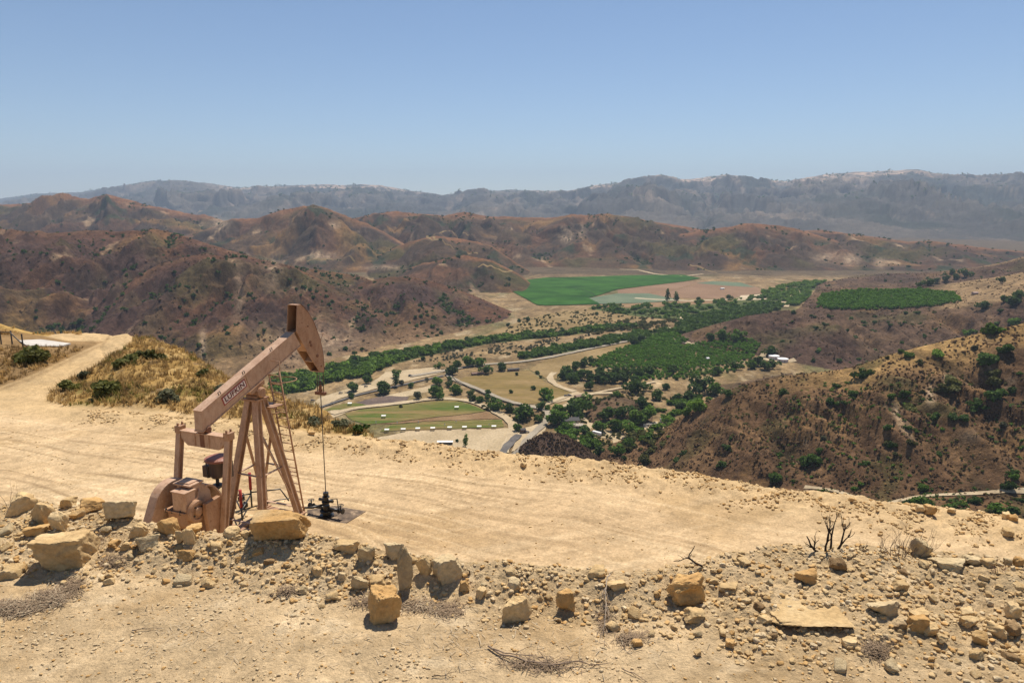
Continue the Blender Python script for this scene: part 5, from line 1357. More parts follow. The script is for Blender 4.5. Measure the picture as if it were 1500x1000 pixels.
# oil stained mat
mt = MB(); q = [(3.33,1.0),(4.03,0.3),(4.06,-1.07),(2.24,-0.95),(2.0,-0.1)]
mt.prism([W3(x, y, -0.03) for x, y in q], (0, 0, 0.045))
m_, nt, b = nmat('oily_mat')
f = noise(nt, pos(nt), 3.0, 6, 0.65)
nt.links.new(ramp(nt, f, [(0.34, (0.07,0.05,0.036)), (0.52, (0.14,0.098,0.066)), (0.68, (0.34,0.24,0.15))]), b.inputs['Base Color'])
b.inputs['Roughness'].default_value = 0.75; bump(nt, b, f, 0.4, 0.03)
tag(mt.build('cellar_mat', m_), 'dark oil stained mat on the dirt around the wellhead', 'mat')
# pipe manifold with three red risers
mf = empty('pipe_manifold', W3(0.6, 1.45, 0.93), PTH, 'low black pipe manifold with three red risers behind the pump jack legs', 'pipes')
RIS = [(0.25, 0.54, 0.5), (-0.6, -0.55, 0.55), (0.59, 0.14, 0.6)]
for (x, y, z) in RIS:
    mb = MB(); mb.cyl((x, y, z), (x, y, z+0.6), 0.05, 12); part(mb, 'riser', REDP, mf)
    mb = MB(); mb.cyl((x, y, -0.02), (x, y, z+0.03), 0.03, 8); part(mb, 'leg', BLK, mf)
mb = MB()
for i in range(3):
    a, b2 = RIS[i], RIS[(i+1) % 3]; mb.cyl((a[0], a[1], 0.42+.012*i), (b2[0], b2[1], 0.42+.012*i), 0.026, 8)
mb.tube([(0.59,0.14,0.5),(1.2,-0.6,0.5),(1.25,-0.9,0.1)], 0.026, 8); mb.tube([(-0.6,-0.55,0.46),(0.5,-1.1,0.46),(0.9,-1.5,0.46),(0.9,-1.5,-0.6)], 0.022, 8)
part(mb, 'pipe_run', BLK, mf)
for (x, y) in ((-0.1,-0.2),(0.3,0.3)):
    mb = MB(); mb.box((x, y, 0.36), (0.2, 0.14, 0.16), None, 0.02); mb.tube([(x+0.09*math.cos(a), y+0.09*math.sin(a), 0.52) for a in [2*math.pi*i/12 for i in range(12)]], 0.012, 6, closed=True); mb.cyl((x,y,.4),(x,y,.52),.015,6); part(mb, 'valve', BLK, mf)

# ---------------------------------------------------------------- left end of the pad: slab, rail, shrubs, dry grass
cs = MB()
q = [PAD.hit(a, b, 30, 74) for a, b in [(28,500),(60,498.5),(104,504.5),(88,508.5),(40,508)]]
cs.prism([(v.x, v.y, v.z-0.16) for v in q], (0, 0, 0.25), 0.01)
tag(cs.build('concrete_slab', plain('concrete', (0.50,0.46,0.41), 0.9, 0.1, 1.5)), 'pale flat concrete slab on the bank beside the left track', 'slab')
rl = empty('wooden_rail', PAD.hit(8, 506, 30, 74), 0, 'low dark wooden rail at the left edge beside the concrete slab', 'rail')
c0 = Vector(rl.location)
ends = [PAD.hit(a, b, 30, 74)-c0 for a, b in [(-20,505),(2,504),(18,504),(34,509)]]
for e_ in ends:
    mb = MB(); mb.box((e_.x, e_.y, e_.z+0.45), (0.07,0.07,1.0), None, 0.01); mb.build('post', DKST, rl)
for i in range(3):
    mb = MB(); mb.beam(ends[i]+Vector((0,-0.09,0.85)), ends[i+1]+Vector((0,-0.09,0.85 if i < 2 else 0.3)), 0.04, 0.07); mb.build('bar', DKST, rl)
SAGE = [(180,533,24,O_),(157,577,32,O_),(125,553,14,Y_),(220,524,22,O_),(246,586,26,Y_),(36,527,30,O_),(56,529,26,O_),(99,572,20,O_),(297,550,18,O_),(330,575,22,Y_),(460,622,20,Y_),(500,627,22,Y_),(528,634,20,D),(12,470,20,O_)]
lab = describe([(a, b, ('small' if w < 19 else 'large' if w > 25 else 'round')+' '+LN_COL[m.name]) for a, b, w, m in SAGE], 'shrub', [('concrete slab',(65,503)),('bend of the left track',(40,575)),('top of the grassy spur',(205,490)),('low end of the grassy spur',(540,636)),('middle of the grassy spur',(290,570)),('pump jack beam',(400,600))])
for i, (px, py, w, m) in enumerate(SAGE):
    h = PAD.hit(px, py, 22, 74)
    if not h: continue
    W = w/FPX*h.length*1.15
    o = link_mesh('sage_shrub', crown_mesh('bush', i % 5, m), None, None, h, (0,0,rr.uniform(0,6.28)), (W, W, W*0.85)); tag(o, lab[i], 'shrub', 'shrubs on the grassy spur')
def tufts(name, mask, n, hmin, hmax, seed, mat, blades=9, sheet=None, smin=0.0):
    sheet = sheet or PAD
    r = np.random.RandomState(seed)
    ar = (np.gradient(sheet.X, axis=1)*np.gradient(sheet.YY, axis=0)*mask).ravel()
    k = r.choice(len(ar), n, p=ar/ar.sum())
    x = sheet.X.ravel()[k]+r.normal(0, .05, n); y = sheet.YY.ravel()[k]+r.normal(0, .05, n); z = sheet.z(x, y)
    h = r.uniform(hmin, hmax, n)
    b = blades
    ang = r.rand(n, b)*6.283; lean = r.uniform(0.15, 0.8, (n, b)); bh = h[:, None]*r.uniform(0.6, 1.1, (n, b)); w = bh*0.07+0.006
    bx = x[:, None]+r.normal(0, 1, (n, b))*h[:, None]*0.18; by = y[:, None]+r.normal(0, 1, (n, b))*h[:, None]*0.18
    tx = bx+np.cos(ang)*lean*bh; ty = by+np.sin(ang)*lean*bh
    px_ = -np.sin(ang)*w; py_ = np.cos(ang)*w
    zz = np.repeat(z[:, None], b, 1)-0.02
    V = np.stack([np.stack([bx-px_, by-py_, zz], -1), np.stack([bx+px_, by+py_, zz], -1), np.stack([tx, ty, zz+bh], -1)], 2).reshape(-1, 3)
    F = np.arange(len(V)).reshape(-1, 3)
    return tag(link_mesh(name, mesh_np(name, V, F), mat), kind='stuff')
pxg, pyg = to_px(PAD.X, PAD.YY, PAD.Z)
gmask = (pad_color.gr > 0.4)*(pxg > -30)*(pxg < 580)
GRASSG = mat_leaf('grass_gold', (0.40,0.255,0.09), (0.58,0.40,0.17)); GRASSB = mat_leaf('grass_brown', (0.20,0.125,0.05), (0.32,0.21,0.09)); GRASSO = mat_leaf('grass_olive', (0.15,0.135,0.03), (0.24,0.215,0.055))
tufts('dry_grass', gmask, 9000, 0.14, 0.42, 51, GRASSG)
tufts('dry_grass', gmask*(fbm(PAD.X/2.2, PAD.YY/2.2, 3, 90) > 0.0), 3000, 0.15, 0.45, 52, GRASSB)
tufts('green_grass', gmask*(fbm(PAD.X/3.4, PAD.YY/3.4, 4, 38) > 0.12), 2200, 0.15, 0.4, 53, GRASSO)
bm_ = (pxg < 120)*(pxg > -60)*(pyg > 468)*(pyg < 560)*(fbm(PAD.X/1.6, PAD.YY/1.6, 4, 36) > 0.02)*(PAD.YY > 38)
lo_ = np.interp(pxg, [-200, 0, 30, 70, 105, 130, 152, 168], [600, 566, 556, 539, 522, 510, 500, 480])
tufts('dry_grass', bm_*(pyg < lo_-3)*((pyg > 512)+(pyg < 490)), 1300, 0.12, 0.35, 54, GRASSG)
tufts('dry_grass', (pxg < 150)*(pxg > -60)*(pyg > 508)*(pyg < lo_-2)*(PAD.YY > 38), 1500, 0.10, 0.32, 55, GRASSB)

# ================================================================ ROCKS
_hit0 = FG.hit
def fg_hit(px, py):
    h = _hit0(px, py, None, 12.5)
    while h is None: 
        py += 2; h = _hit0(px, py, None, 12.5)
    Yc = float(crest_Y(np.array([h.x/h.y]))[0])
    if h.y > Yc-0.12:
        y = Yc-0.12; x = h.x/h.y*y; h = Vector((x, y, float(FG.z(x, y))))
    return h
FG.hit = fg_hit
def rock_mat(name, c1, c2, c3):
    m, nt, b = nmat(name)
    P = objco(nt); oi = N(nt, 'ShaderNodeObjectInfo').outputs['Random']
    off = N(nt, 'ShaderNodeVectorMath', operation='ADD'); nt.links.new(P, off.inputs[0]); 
    cmb = N(nt, 'ShaderNodeCombineXYZ'); ml = N(nt, 'ShaderNodeMath', operation='MULTIPLY'); ml.inputs[1].default_value = 37.0
    nt.links.new(oi, ml.inputs[0]); nt.links.new(ml.outputs[0], cmb.inputs[0]); nt.links.new(cmb.outputs[0], off.inputs[1])
    Q = off.outputs[0]
    col = ramp(nt, noise(nt, Q, 1.6, 6, 0.62), [(0.28, c1), (0.5, c2), (0.74, c3)])
    col = mul(nt, col, ramp(nt, noise(nt, Q, 16, 5, 0.7), [(0.3, 0.72), (0.65, 1.12)]))
    col = mul(nt, col, ramp(nt, oi, [(0.0, (0.86, 0.83, 0.78)), (0.5, (1.0, 0.98, 0.94)), (1.0, (1.08, 1.06, 1.02))]))
    nt.links.new(col, b.inputs['Base Color'])
    b.inputs['Specular IOR Level'].default_value = 0.12
    bump(nt, b, noise(nt, Q, 11, 7, 0.68), 0.55, 0.06)
    return m
RK_TAN = rock_mat('sandstone_tan', (0.46,0.305,0.145), (0.60,0.43,0.225), (0.70,0.54,0.32))
RK_ORG = rock_mat('sandstone_orange', (0.40,0.225,0.085), (0.55,0.345,0.145), (0.56,0.41,0.23))
RK_GRY = rock_mat('sandstone_grey', (0.43,0.32,0.18), (0.54,0.42,0.25), (0.54,0.44,0.285))
RK_DRK = rock_mat('sandstone_dark', (0.19,0.12,0.065), (0.28,0.18,0.09), (0.38,0.26,0.14))
RK_PALE = rock_mat('sandstone_pale', (0.48,0.36,0.21), (0.58,0.45,0.28), (0.68,0.56,0.38))
def ico(n):
    bm = bmesh.new(); bmesh.ops.create_icosphere(bm, subdivisions=n, radius=1.0)
    bm.verts.ensure_lookup_table()
    V = np.array([v.co[:] for v in bm.verts]); F = np.array([[v.index for v in f.verts] for f in bm.faces]); bm.free()
    return V, F
ICO = {n: ico(n) for n in (2, 3, 4, 5)}
def rock_mesh(seed, sub=3, extra=6, box=0.55, rough=0.05, sharp=26, tilt=0.35):
    """angular block: sphere directions cut by planes"""
    r = np.random.RandomState(seed)
    D, F = ICO[sub]
    n = [np.eye(3)[i]*s for i in range(3) for s in (1, -1)]
    n = [a + r.normal(0, tilt*0.5, 3) for a in n] + [r.normal(0, 1, 3) for _ in range(extra)]
    n = np.array([a/np.linalg.norm(a) for a in n])
    dist = np.concatenate([r.uniform(box-.05, box+.1, 6), r.uniform(box+.05, box+0.32, extra)])
    c = np.maximum(D @ n.T, 1e-3)/dist[None, :]
    rad = 1.0/np.power(np.sum(c**sharp, 1), 1.0/sharp)
    V = D*rad[:, None]
    # fracture steps and pitted skin
    pl_ = r.normal(0, 1, (4, 3)); pl_ /= np.linalg.norm(pl_, axis=1)[:, None]
    for a in pl_:
        h = V @ a; V = V*(1-0.05*sstep(0.12, 0.2, fbm(V[:, 0]*1.3+a[0]*9, V[:, 1]*1.3+V[:, 2]*1.1+a[1]*9, 2, seed % 40)))[:, None]
    f1 = fbm(V[:, 0]*2.3+seed, V[:, 1]*2.3+V[:, 2]*1.7, 4, seed % 50); f2 = fbm(V[:, 2]*5+seed*2, V[:, 0]*5-V[:, 1]*4, 3, (seed+9) % 50)
    f3 = np.abs(fbm(V[:, 0]*9+V[:, 2]*6, V[:, 1]*9-V[:, 2]*7, 2, (seed+19) % 50))
    V = V*(1+rough*2.0*f1+rough*1.3*f2-rough*0.9*f3)[:, None]
    # strata
    V = V/np.abs(V).max(0)[None, :]*0.5
    return V, F
def finish_rock(name, V, F, mat):
    me = mesh_np(name, V, F, True); me.materials.append(mat)
    try: me.set_sharp_from_angle(angle=R(38))
    except Exception: pass
    return me
# (px centre, py of base, w px, h px, material, shape word, depth factor, yaw, tilt, label)
HERO = [
 (80,842,80,62,RK_TAN,5,0.75,0.15,0.0,'largest flat topped tan boulder with an overhanging front at far left'),
 (405,796,82,50,RK_ORG,5,0.6,0.1,0.0,'big orange sided boulder in front of the pump jack legs'),
 (172,768,40,36,RK_GRY,4,0.5,0.5,0.3,'leaning grey slab rock on the left rubble edge'),
 (57,772,30,32,RK_TAN,4,0.8,0.4,0.1,'blocky tan rock behind the largest left boulder'),
 (23,756,34,28,RK_TAN,4,0.8,1.1,0.2,'jagged tan rock at the left border of the rubble edge'),
 (82,780,22,24,RK_TAN,4,0.7,0.2,0.3,'upright tan chunk between the left boulder and the slab'),
 (46,792,34,20,RK_ORG,4,0.8,0.3,0.0,'low rounded orange rock just behind the largest left boulder'),
 (128,752,30,20,RK_ORG,4,0.8,0.9,0.1,'orange wedge rock on top of the left rubble edge'),
 (96,744,24,16,RK_TAN,4,0.8,0.2,0.1,'tan block on the skyline of the left rubble edge'),
 (212,810,32,24,RK_GRY,4,0.8,0.7,0.1,'cracked greyish rock in front of the leaning slab'),
 (200,790,22,20,RK_TAN,4,0.9,0.1,0.1,'tan rock between the slab and the cracked rock'),
 (245,788,28,26,RK_ORG,4,0.8,0.6,0.2,'orange stained rock below the gear box end'),
 (262,800,15,24,RK_TAN,4,0.6,0.1,0.1,'narrow upright tan rock, left of a pair'),
 (276,800,18,25,RK_TAN,4,0.6,0.2,0.35,'narrow leaning tan rock, right of a pair'),
 (280,776,22,20,RK_ORG,4,0.8,0.5,0.1,'orange block just below the belt end of the pump jack'),
 (230,757,18,10,RK_TAN,4,0.8,0.5,0.1,'small tan rock at the foot of the belt guard'),
 (163,806,20,13,RK_ORG,4,0.8,0.5,0.0,'small orange rock pair left one under the slab'),
 (182,808,14,12,RK_TAN,4,0.8,0.8,0.0,'small tan rock pair right one under the slab'),
 (335,780,26,16,RK_TAN,4,0.8,0.8,0.2,'flat tan rock left of the big orange boulder'),
 (358,786,14,12,RK_TAN,3,0.8,0.3,0.2,'small tan rock touching the big orange boulder'),
 (504,812,38,22,RK_TAN,4,0.7,0.25,0.2,'tan slab propped over a dark hollow in the middle rubble'),
 (536,826,24,26,RK_GRY,4,0.4,0.3,0.5,'grey triangular slab leaning on the middle rubble'),
 (593,868,24,58,RK_GRY,5,0.4,0.05,0.1,'tall narrow grey slab lying upright down the rubble slope'),
 (577,822,34,26,RK_GRY,4,0.6,0.2,0.2,'grey block behind the tall narrow slab'),
 (653,859,45,44,RK_GRY,5,0.7,0.6,0.3,'pale pointed boulder right of the tall narrow slab'),
 (559,917,52,52,RK_ORG,5,0.8,0.12,0.0,'square orange brown block alone on the dirt in front'),
 (550,863,27,19,RK_TAN,4,0.8,0.6,0.1,'low tan rock left of the tall narrow slab'),
 (523,867,30,22,RK_GRY,4,0.5,0.7,0.5,'tilted grey flake left of the low tan rock'),
 (622,846,22,28,RK_TAN,4,0.6,0.6,0.5,'pair of tan flakes leaning left of the pale pointed boulder'),
 (680,870,18,20,RK_ORG,4,0.8,0.4,0.1,'small orange block right of the pale pointed boulder'),
 (443,872,15,13,RK_GRY,3,0.8,0.4,0.1,'small grey rock on the dirt below the big orange boulder'),
 (500,854,16,15,RK_GRY,3,0.8,0.4,0.1,'small grey rock left of the tilted flake'),
 (704,880,18,18,RK_TAN,4,0.8,0.8,0.1,'tan rock between the pale boulder and the bright slab'),
 (877,826,36,20,RK_TAN,4,0.7,0.4,0.1,'pale rock poking over the middle crest of the rubble'),
 (905,868,34,18,RK_TAN,4,0.6,0.25,0.2,'long pale rock lying under the broken middle bank'),
 (1008,893,52,46,RK_ORG,5,0.7,0.1,0.0,'square orange brown boulder with a notched face right of centre'),
 (1023,916,37,22,RK_TAN,4,0.7,0.4,0.3,'tan wedge rock in front of the notched boulder'),
 (830,901,29,38,RK_ORG,4,0.8,0.12,0.0,'upright orange block with a bright top in the centre'),
 (758,917,40,40,RK_TAN,5,0.9,0.4,0.25,'bright tan slab lying tilted left of the upright orange block'),
 (753,867,23,18,RK_GRY,4,0.8,0.4,0.1,'grey rock above the bright tan slab'),
 (1070,872,26,16,RK_TAN,4,0.8,0.4,0.1,'tan rock right of the notched boulder'),
 (934,949,18,12,RK_ORG,4,0.8,0.4,0.1,'small dark orange rock alone on the dirt right of the dry stick'),
 (1023,964,13,11,RK_TAN,3,0.8,0.4,0.1,'small rock alone on the dirt below the notched boulder, left one'),
 (1070,951,13,13,RK_ORG,3,0.8,0.4,0.1,'small rock alone on the dirt below the notched boulder, right one'),
 (1210,938,112,50,RK_TAN,5,1.1,0.22,0.0,'very wide flat slab half buried in the dirt at right'),
 (1249,952,21,21,RK_TAN,4,0.8,0.4,0.1,'rounded tan stone at the right tip of the wide flat slab'),
 (1304,908,43,26,RK_GRY,4,0.6,0.4,0.4,'dished grey slab tilted in the right rubble'),
 (1187,858,28,20,RK_ORG,4,0.8,0.4,0.1,'red brown block on the right rubble slope'),
 (1356,817,26,26,RK_GRY,4,0.8,0.4,0.3,'pointed grey rock standing on the right crest'),
 (1400,841,47,16,RK_GRY,5,0.8,0.1,0.0,'flat pale grey plate on the right crest'),
 (1322,868,21,16,RK_TAN,4,0.8,0.4,0.2,'pale tan block in the middle of the right rubble'),
 (1431,830,22,12,RK_GRY,4,0.8,0.4,0.1,'grey rock behind the flat pale plate, left one'),
 (1454,833,22,12,RK_TAN,4,0.8,0.7,0.1,'pale rock behind the flat pale plate, right one'),
 (1496,832,14,14,RK_ORG,4,0.8,0.7,0.1,'brown rock at the right border on the crest'),
 (1124,916,21,21,RK_TAN,4,0.8,0.7,0.1,'tan block left of the wide flat slab'),
 (1350,930,26,24,RK_ORG,4,0.8,0.2,0.1,'orange block right of the dished grey slab'),
 (1352,912,24,14,RK_TAN,4,0.8,0.2,0.1,'tan cap rock above the orange block at right'),
 (1423,905,20,14,RK_TAN,4,0.8,0.2,0.1,'pale rock above the dark hollow at right, upper one'),
 (1425,922,20,15,RK_TAN,4,0.8,0.6,0.1,'pale rock above the dark hollow at right, lower one'),
 (1440,948,20,18,RK_ORG,4,0.8,0.2,0.1,'orange rock at the foot of the dark hollow at right'),
 (1467,940,24,22,RK_TAN,4,0.8,0.9,0.1,'tan block right of the dark hollow'),
 (1488,910,20,24,RK_TAN,4,0.8,0.3,0.1,'tall tan block at the right border'),
 (1490,935,22,18,RK_DRK,4,0.8,0.3,0.1,'dark brown rock at the right border below the tall block'),
 (1368,935,18,18,RK_TAN,4,0.8,0.3,0.1,'tan block left of the dark hollow, upper one'),
 (1384,945,16,14,RK_TAN,3,0.8,0.3,0.1,'tan block left of the dark hollow, lower one'),
]
def size_of(w, h, dist, dep, df):
    W = w/FPX*dist
    hv = h/FPX*dist
    D = W*df
    Hh = max((hv - D*math.sin(dep)*0.62)/math.cos(dep), 0.42*hv, 0.22*W)*1.12
    return W, D, Hh
HPOS = []
for i, (px, py, w, h, m, sub, df, yaw, tl_, lb) in enumerate(HERO):
    p = FG.hit(px, py-1)
    dist = p.length; dep = math.asin(-p.z/dist)
    W, D, Hh = size_of(w, h, dist, dep, df)
    clean = i in (0, 1) or 'wide flat' in lb or 'bright tan slab' in lb
    V, F = rock_mesh(1000+i*13+(5 if i == 0 else 0), 5, 4 if i < 2 else 8, 0.55, 0.035, 44, 0.24 if i < 2 else 0.36) if clean else rock_mesh(1000+i*13, max(sub, 4), 7 if w > 30 else 9, 0.55, 0.06, 34, 0.45)
    if i == 0:      # flat top, front leaning out over its shadow
        k = np.clip(V[:, 2]+0.5, 0, 1); V[:, 1] = V[:, 1]-0.34*(k-0.3); V[:, 0] *= 0.72+0.33*k; V[:, 2] = np.minimum(V[:, 2], 0.40+0.10*V[:, 0]+0.03*V[:, 1])
    if i == 1:
        k = np.clip(V[:, 2]+0.5, 0, 1); V[:, 1] = V[:, 1]-0.18*(k-0.3); V[:, 0] *= 0.85+0.18*k; V[:, 2] = np.minimum(V[:, 2], 0.42+0.18*V[:, 0])
    if 'notched' in lb:
        n_ = np.exp(-((V[:, 0]-0.05)/0.28)**4-((V[:, 2]-0.02)/0.16)**2)*(V[:, 1] < 0); V[:, 1] += 0.22*n_
    V = V*np.array([W, D, Hh])
    if 'wide flat slab' in lb: V[:, 2] *= 0.5; V[:, 2] -= Hh*0.2
    me = finish_rock('boulder' if w > 30 else 'rock', V, F, m)
    yx, yy = p.x, p.y + D*0.45
    zg = float(FG.z(yx, yy)); zg = min(zg, p.z+0.1)
    dz = 0.5*Hh - 0.10*Hh
    o = link_mesh('boulder' if w > 30 else 'rock', me, None, None, (yx, yy, min(p.z, zg)+dz), (rr.uniform(-.06, .06)+tl_*0.25, tl_*rr.choice((-.5, .5)), yaw*rr.choice((-1, 1))*0.6))
    tag(o, lb, 'boulder' if w > 30 else 'rock')
    HPOS.append((px, py, w))
# a library of smaller stones
LIB = {}
for mi, m in enumerate((RK_TAN, RK_ORG, RK_GRY, RK_DRK)):
    for v in range(6):
        V, F = rock_mesh(3000+mi*50+v*7, 3, 7, 0.55, 0.06, 22, 0.4)
        LIB[(mi, v)] = finish_rock('stone', V, F, m)
HL = [(('largest left boulder'), (80,815)), ('big orange boulder', (405,775)), ('leaning grey slab', (172,755)), ('tall narrow slab', (593,840)), ('pale pointed boulder', (653,838)), ('square block in front', (559,895)), ('notched boulder', (1008,872)), ('upright orange block', (830,880)), ('bright tan slab', (758,900)), ('wide flat slab', (1205,915)), ('dished grey slab', (1304,895)), ('pointed grey rock', (1356,805)), ('flat pale plate', (1400,835)), ('burnt bush', (1213,790)), ('dark hollow at right', (1410,935)), ('pale crest rock', (877,815)), ('cracked greyish rock', (212,800))]
sr = np.random.RandomState(17)
pts = []
crest_px = np.array(CREST, float); lo_px = np.array(RUB_LO, float)
tries = 0
while len(pts) < 180 and tries < 20000:
    tries += 1
    px = sr.uniform(-15, 1515)
    c = np.interp(px, crest_px[:, 0], crest_px[:, 1]); l = np.interp(px, lo_px[:, 0], lo_px[:, 1])
    py = c+3+(l-c+16)*sr.beta(1.3, 1.5)
    w = 5+sr.gamma(1.4, 4.2)
    if px < 300: w *= 1.25
    if 700 < px < 1000 and sr.rand() < 0.35: continue
    if any((px-a)**2+(1.6*(py-b))**2 < (0.5*(w+q)+1)**2 for a, b, q in pts): continue
    if any((px-a)**2/(0.62*q+w*.5)**2+(py-(b-0.35*q))**2/(0.5*q+w*.4)**2 < 1 for a, b, q in HPOS): continue
    pts.append((px, py, w))
pts.sort(key=lambda q: -q[2])
mcol = ['tan', 'orange', 'grey', 'dark']
info = [(a, b, ('fist sized ' if w < 11 else 'small ' if w < 17 else 'medium ')+mcol[int(sr.choice(4, p=[.62, .2, .12, .06]))], w) for a, b, w in pts]
labs = describe([(a, b, ds) for a, b, ds, w in info], 'stone', HL)
for i, (px, py, ds, w) in enumerate(info):
    p = FG.hit(px, py)
    if not p: continue
    W = w/FPX*p.length*1.1
    o = link_mesh('stone', LIB[(mcol.index(ds.split()[-1]), i % 6)], None, None, (p.x, p.y+W*0.3, p.z+W*0.18), (sr.uniform(-.5, .5), sr.uniform(-.5, .5), sr.uniform(0, 6.28)), (W, W*sr.uniform(.6, 1), W*sr.uniform(.42, .85)))
    tag(o, labs[i], 'stone', 'stones of the rubble edge')
# rocks on the far edge of the pad
for (px, py, w, h, m, lb) in [(1360,750,17,11,RK_ORG,'round orange brown rock on the far right edge of the pad'),(1347,747,12,8,RK_TAN,'pale rock beside the round orange rock on the far edge'),(1484,762,10,10,RK_ORG,'brown rock on the far edge at the right border'),(1474,758,10,8,RK_TAN,'pale rock on the far edge near the right border'),(1248,734,9,7,RK_ORG,'small brown rock on the far edge above the burnt bush'),(456,636,10,6,RK_ORG,'small orange rock on the far edge left of the rod line'),(590,655,8,6,RK_DRK,'dark clod on the far edge above the middle of the pad'),(767,682,8,6,RK_TAN,'pale stone on the pad edge below the brown mound'),(1475,782,14,8,RK_TAN,'pale stone pair on the right end of the pad'),(1395,750,10,6,RK_TAN,'flat pale stone on the far edge, right of the round rock')]:
    p = PAD.hit(px, py)
    W = w/FPX*p.length*1.1
    V, F = rock_mesh(int(px*7+py), 4, 6, 0.55, 0.05); V = V*np.array([W, W*0.8, W*0.75*h/w*1.3])
    tag(link_mesh('rock', finish_rock('rock', V, F, m), None, None, (p.x, p.y, p.z+W*0.22), (0, 0, rr.uniform(0, 3))), lb, 'rock')
# gravel and pebbles: nobody could count them
def pebbles(name, sheet, n, mask, smin, smax, seed, mat, power=2.2):
    r = np.random.RandomState(seed)
    ar = (np.gradient(sheet.X, axis=1)*np.gradient(sheet.YY, axis=0)*mask).ravel()
    k = r.choice(len(ar), n, p=ar/ar.sum())
    x = sheet.X.ravel()[k]+r.normal(0, .02, n); y = sheet.YY.ravel()[k]+r.normal(0, .02, n)
    S = smin+(smax-smin)*r.rand(n)**power
    P = np.column_stack([x, y, sheet.z(x, y)+S*0.12])
    lib = []
    for v in range(5):
        V, F = rock_mesh(5000+seed*9+v, 2, 6, 0.55, 0.06, 20, 0.4); V = V*np.array([1, 0.75, 0.6]); lib.append((V, F))
    o = scatter(name, P, S, lambda v: lib[v], mat, 5, seed)
    o.data.set_sharp_from_angle(angle=R(35)); return o
fpx, fpy = to_px(FG.X, FG.YY, FG.Z)
near_crest = (FG.YY < crest_Y(FG.T[0])[None, :]+0.15)
rubm = fg_fn.rub*near_crest*(np.abs(FG.T) < 0.85)
pebbles('rubble_gravel', FG, 3300, rubm*(0.25+sstep(-.2, .4, fbm(FG.X/.7, FG.YY/.7, 3, 91))), 0.016, 0.085, 61, RK_TAN)
pebbles('rubble_gravel', FG, 1500, rubm, 0.016, 0.08, 62, RK_ORG)
pebbles('rubble_gravel', FG, 2000, rubm, 0.016, 0.09, 63, RK_PALE)
pebbles('ground_gravel', FG, 6500, near_crest*(np.abs(FG.T) < 0.85)*(1-fg_fn.rub)*(0.12+sstep(-.1, .4, fbm(FG.X/1.1, FG.YY/1.1, 3, 92))), 0.008, 0.05, 64, RK_PALE, 3.2)
pebbles('ground_gravel', FG, 2500, near_crest*(np.abs(FG.T) < 0.85)*(1-fg_fn.rub), 0.008, 0.045, 68, RK_ORG, 3.2)
Yeg = edge_Y(PAD.T[0])[None, :]
edm = sstep(-3.0, -0.6, PAD.YY-Yeg)*(PAD.YY < Yeg+0.3)*(pxg > 120)*(pxg < 1560)*sstep(-.2, .3, fbm(PAD.X/1.2, PAD.YY/1.2, 3, 93))
pebbles('pad_edge_clods', PAD, 3000, edm, 0.04, 0.2, 65, RK_TAN, 3.0)
pebbles('pad_edge_clods', PAD, 900, edm*(0.2+sstep(600, 1100, pxg)), 0.04, 0.18, 66, RK_ORG, 3.0)
pebbles('pad_gravel', PAD, 1400, (PAD.YY < Yeg-1)*(pxg > -50)*(pxg < 1560)*(PAD.YY > 18), 0.03, 0.11, 67, RK_TAN, 3.5)

# ================================================================ DRY STICKS AND BURNT BUSHES
CHAR = plain('burnt_wood', (0.05, 0.035, 0.028), 0.9, 0.1); DRYW = plain('dry_wood', (0.25, 0.18, 0.125), 0.9, 0.1); PALEW = plain('pale_dry_wood', (0.40, 0.32, 0.24), 0.9, 0.1)
def grow(mb, p, d, L, r, depth, rnd, up=0.25, nch=(2, 3), wig=0.35):
    pts = [Vector(p)]; rad = [r]; d = Vector(d).normalized(); q = Vector(p)
    n = 4
    for i in range(n):
        d = (d + Vector((rnd.uniform(-wig, wig), rnd.uniform(-wig, wig), rnd.uniform(-wig, wig)+up*0.3))).normalized()
        q = q + d*L/n; pts.append(q.copy()); rad.append(r*(1-0.55*(i+1)/n))
    mb.tube(pts, rad, 6)
    if depth > 0:
        for _ in range(rnd.randint(*nch)):
            k = rnd.randint(1, n)
            dd = (d + Vector((rnd.uniform(-.8, .8), rnd.uniform(-.5, .5), rnd.uniform(-.2, .7)))).normalized()
            grow(mb, pts[k], dd, L*rnd.uniform(.45, .7), rad[k]*0.75, depth-1, rnd, up, nch, wig)
def bush(px, py, hpx, stems, r, mat, label, seed, spread=0.5, depth=2, nch=(2, 3), up=0.5, name='burnt_bush'):
    rnd = random.Random(seed); p = FG.hit(px, py); Hh = hpx/FPX*p.length
    mb = MB()
    for s in range(stems):
        a = (s-(stems-1)/2)*spread
        grow(mb, (a*0.25*Hh, rnd.uniform(-.08, .08)*Hh, -0.02), (a, rnd.uniform(-.25, .25), 1.0), Hh*0.62, r, depth, rnd, up, nch)
    o = mb.build(name, mat); o.location = p
    return tag(o, label, 'bush')
bush(1213, 797, 58, 4, 0.017, CHAR, 'black burnt bush with bare branches on the right crest', 4, 0.62, 2, (2, 3), 0.6)
bush(1318, 805, 50, 14, 0.0055, DRYW, 'thin grey dry bush on the crest left of the pointed rock', 8, 0.22, 2, (2, 3), 0.4, 'dry_bush')
bush(1264, 800, 18, 3, 0.007, CHAR, 'small burnt twig stump between the two bare bushes', 12, 0.5, 1, (1, 2), 0.3, 'burnt_bush')
bush(768, 818, 18, 4, 0.006, CHAR, 'small black twig bush on the middle crest', 14, 0.5, 1, (2, 3), 0.2, 'burnt_bush')
bush(1462, 838, 16, 9, 0.003, plain('red_weed', (0.24,0.11,0.07)), 'reddish dry weed behind the flat pale plate at right', 19, 0.25, 1, (2, 3), 0.3, 'dry_bush')
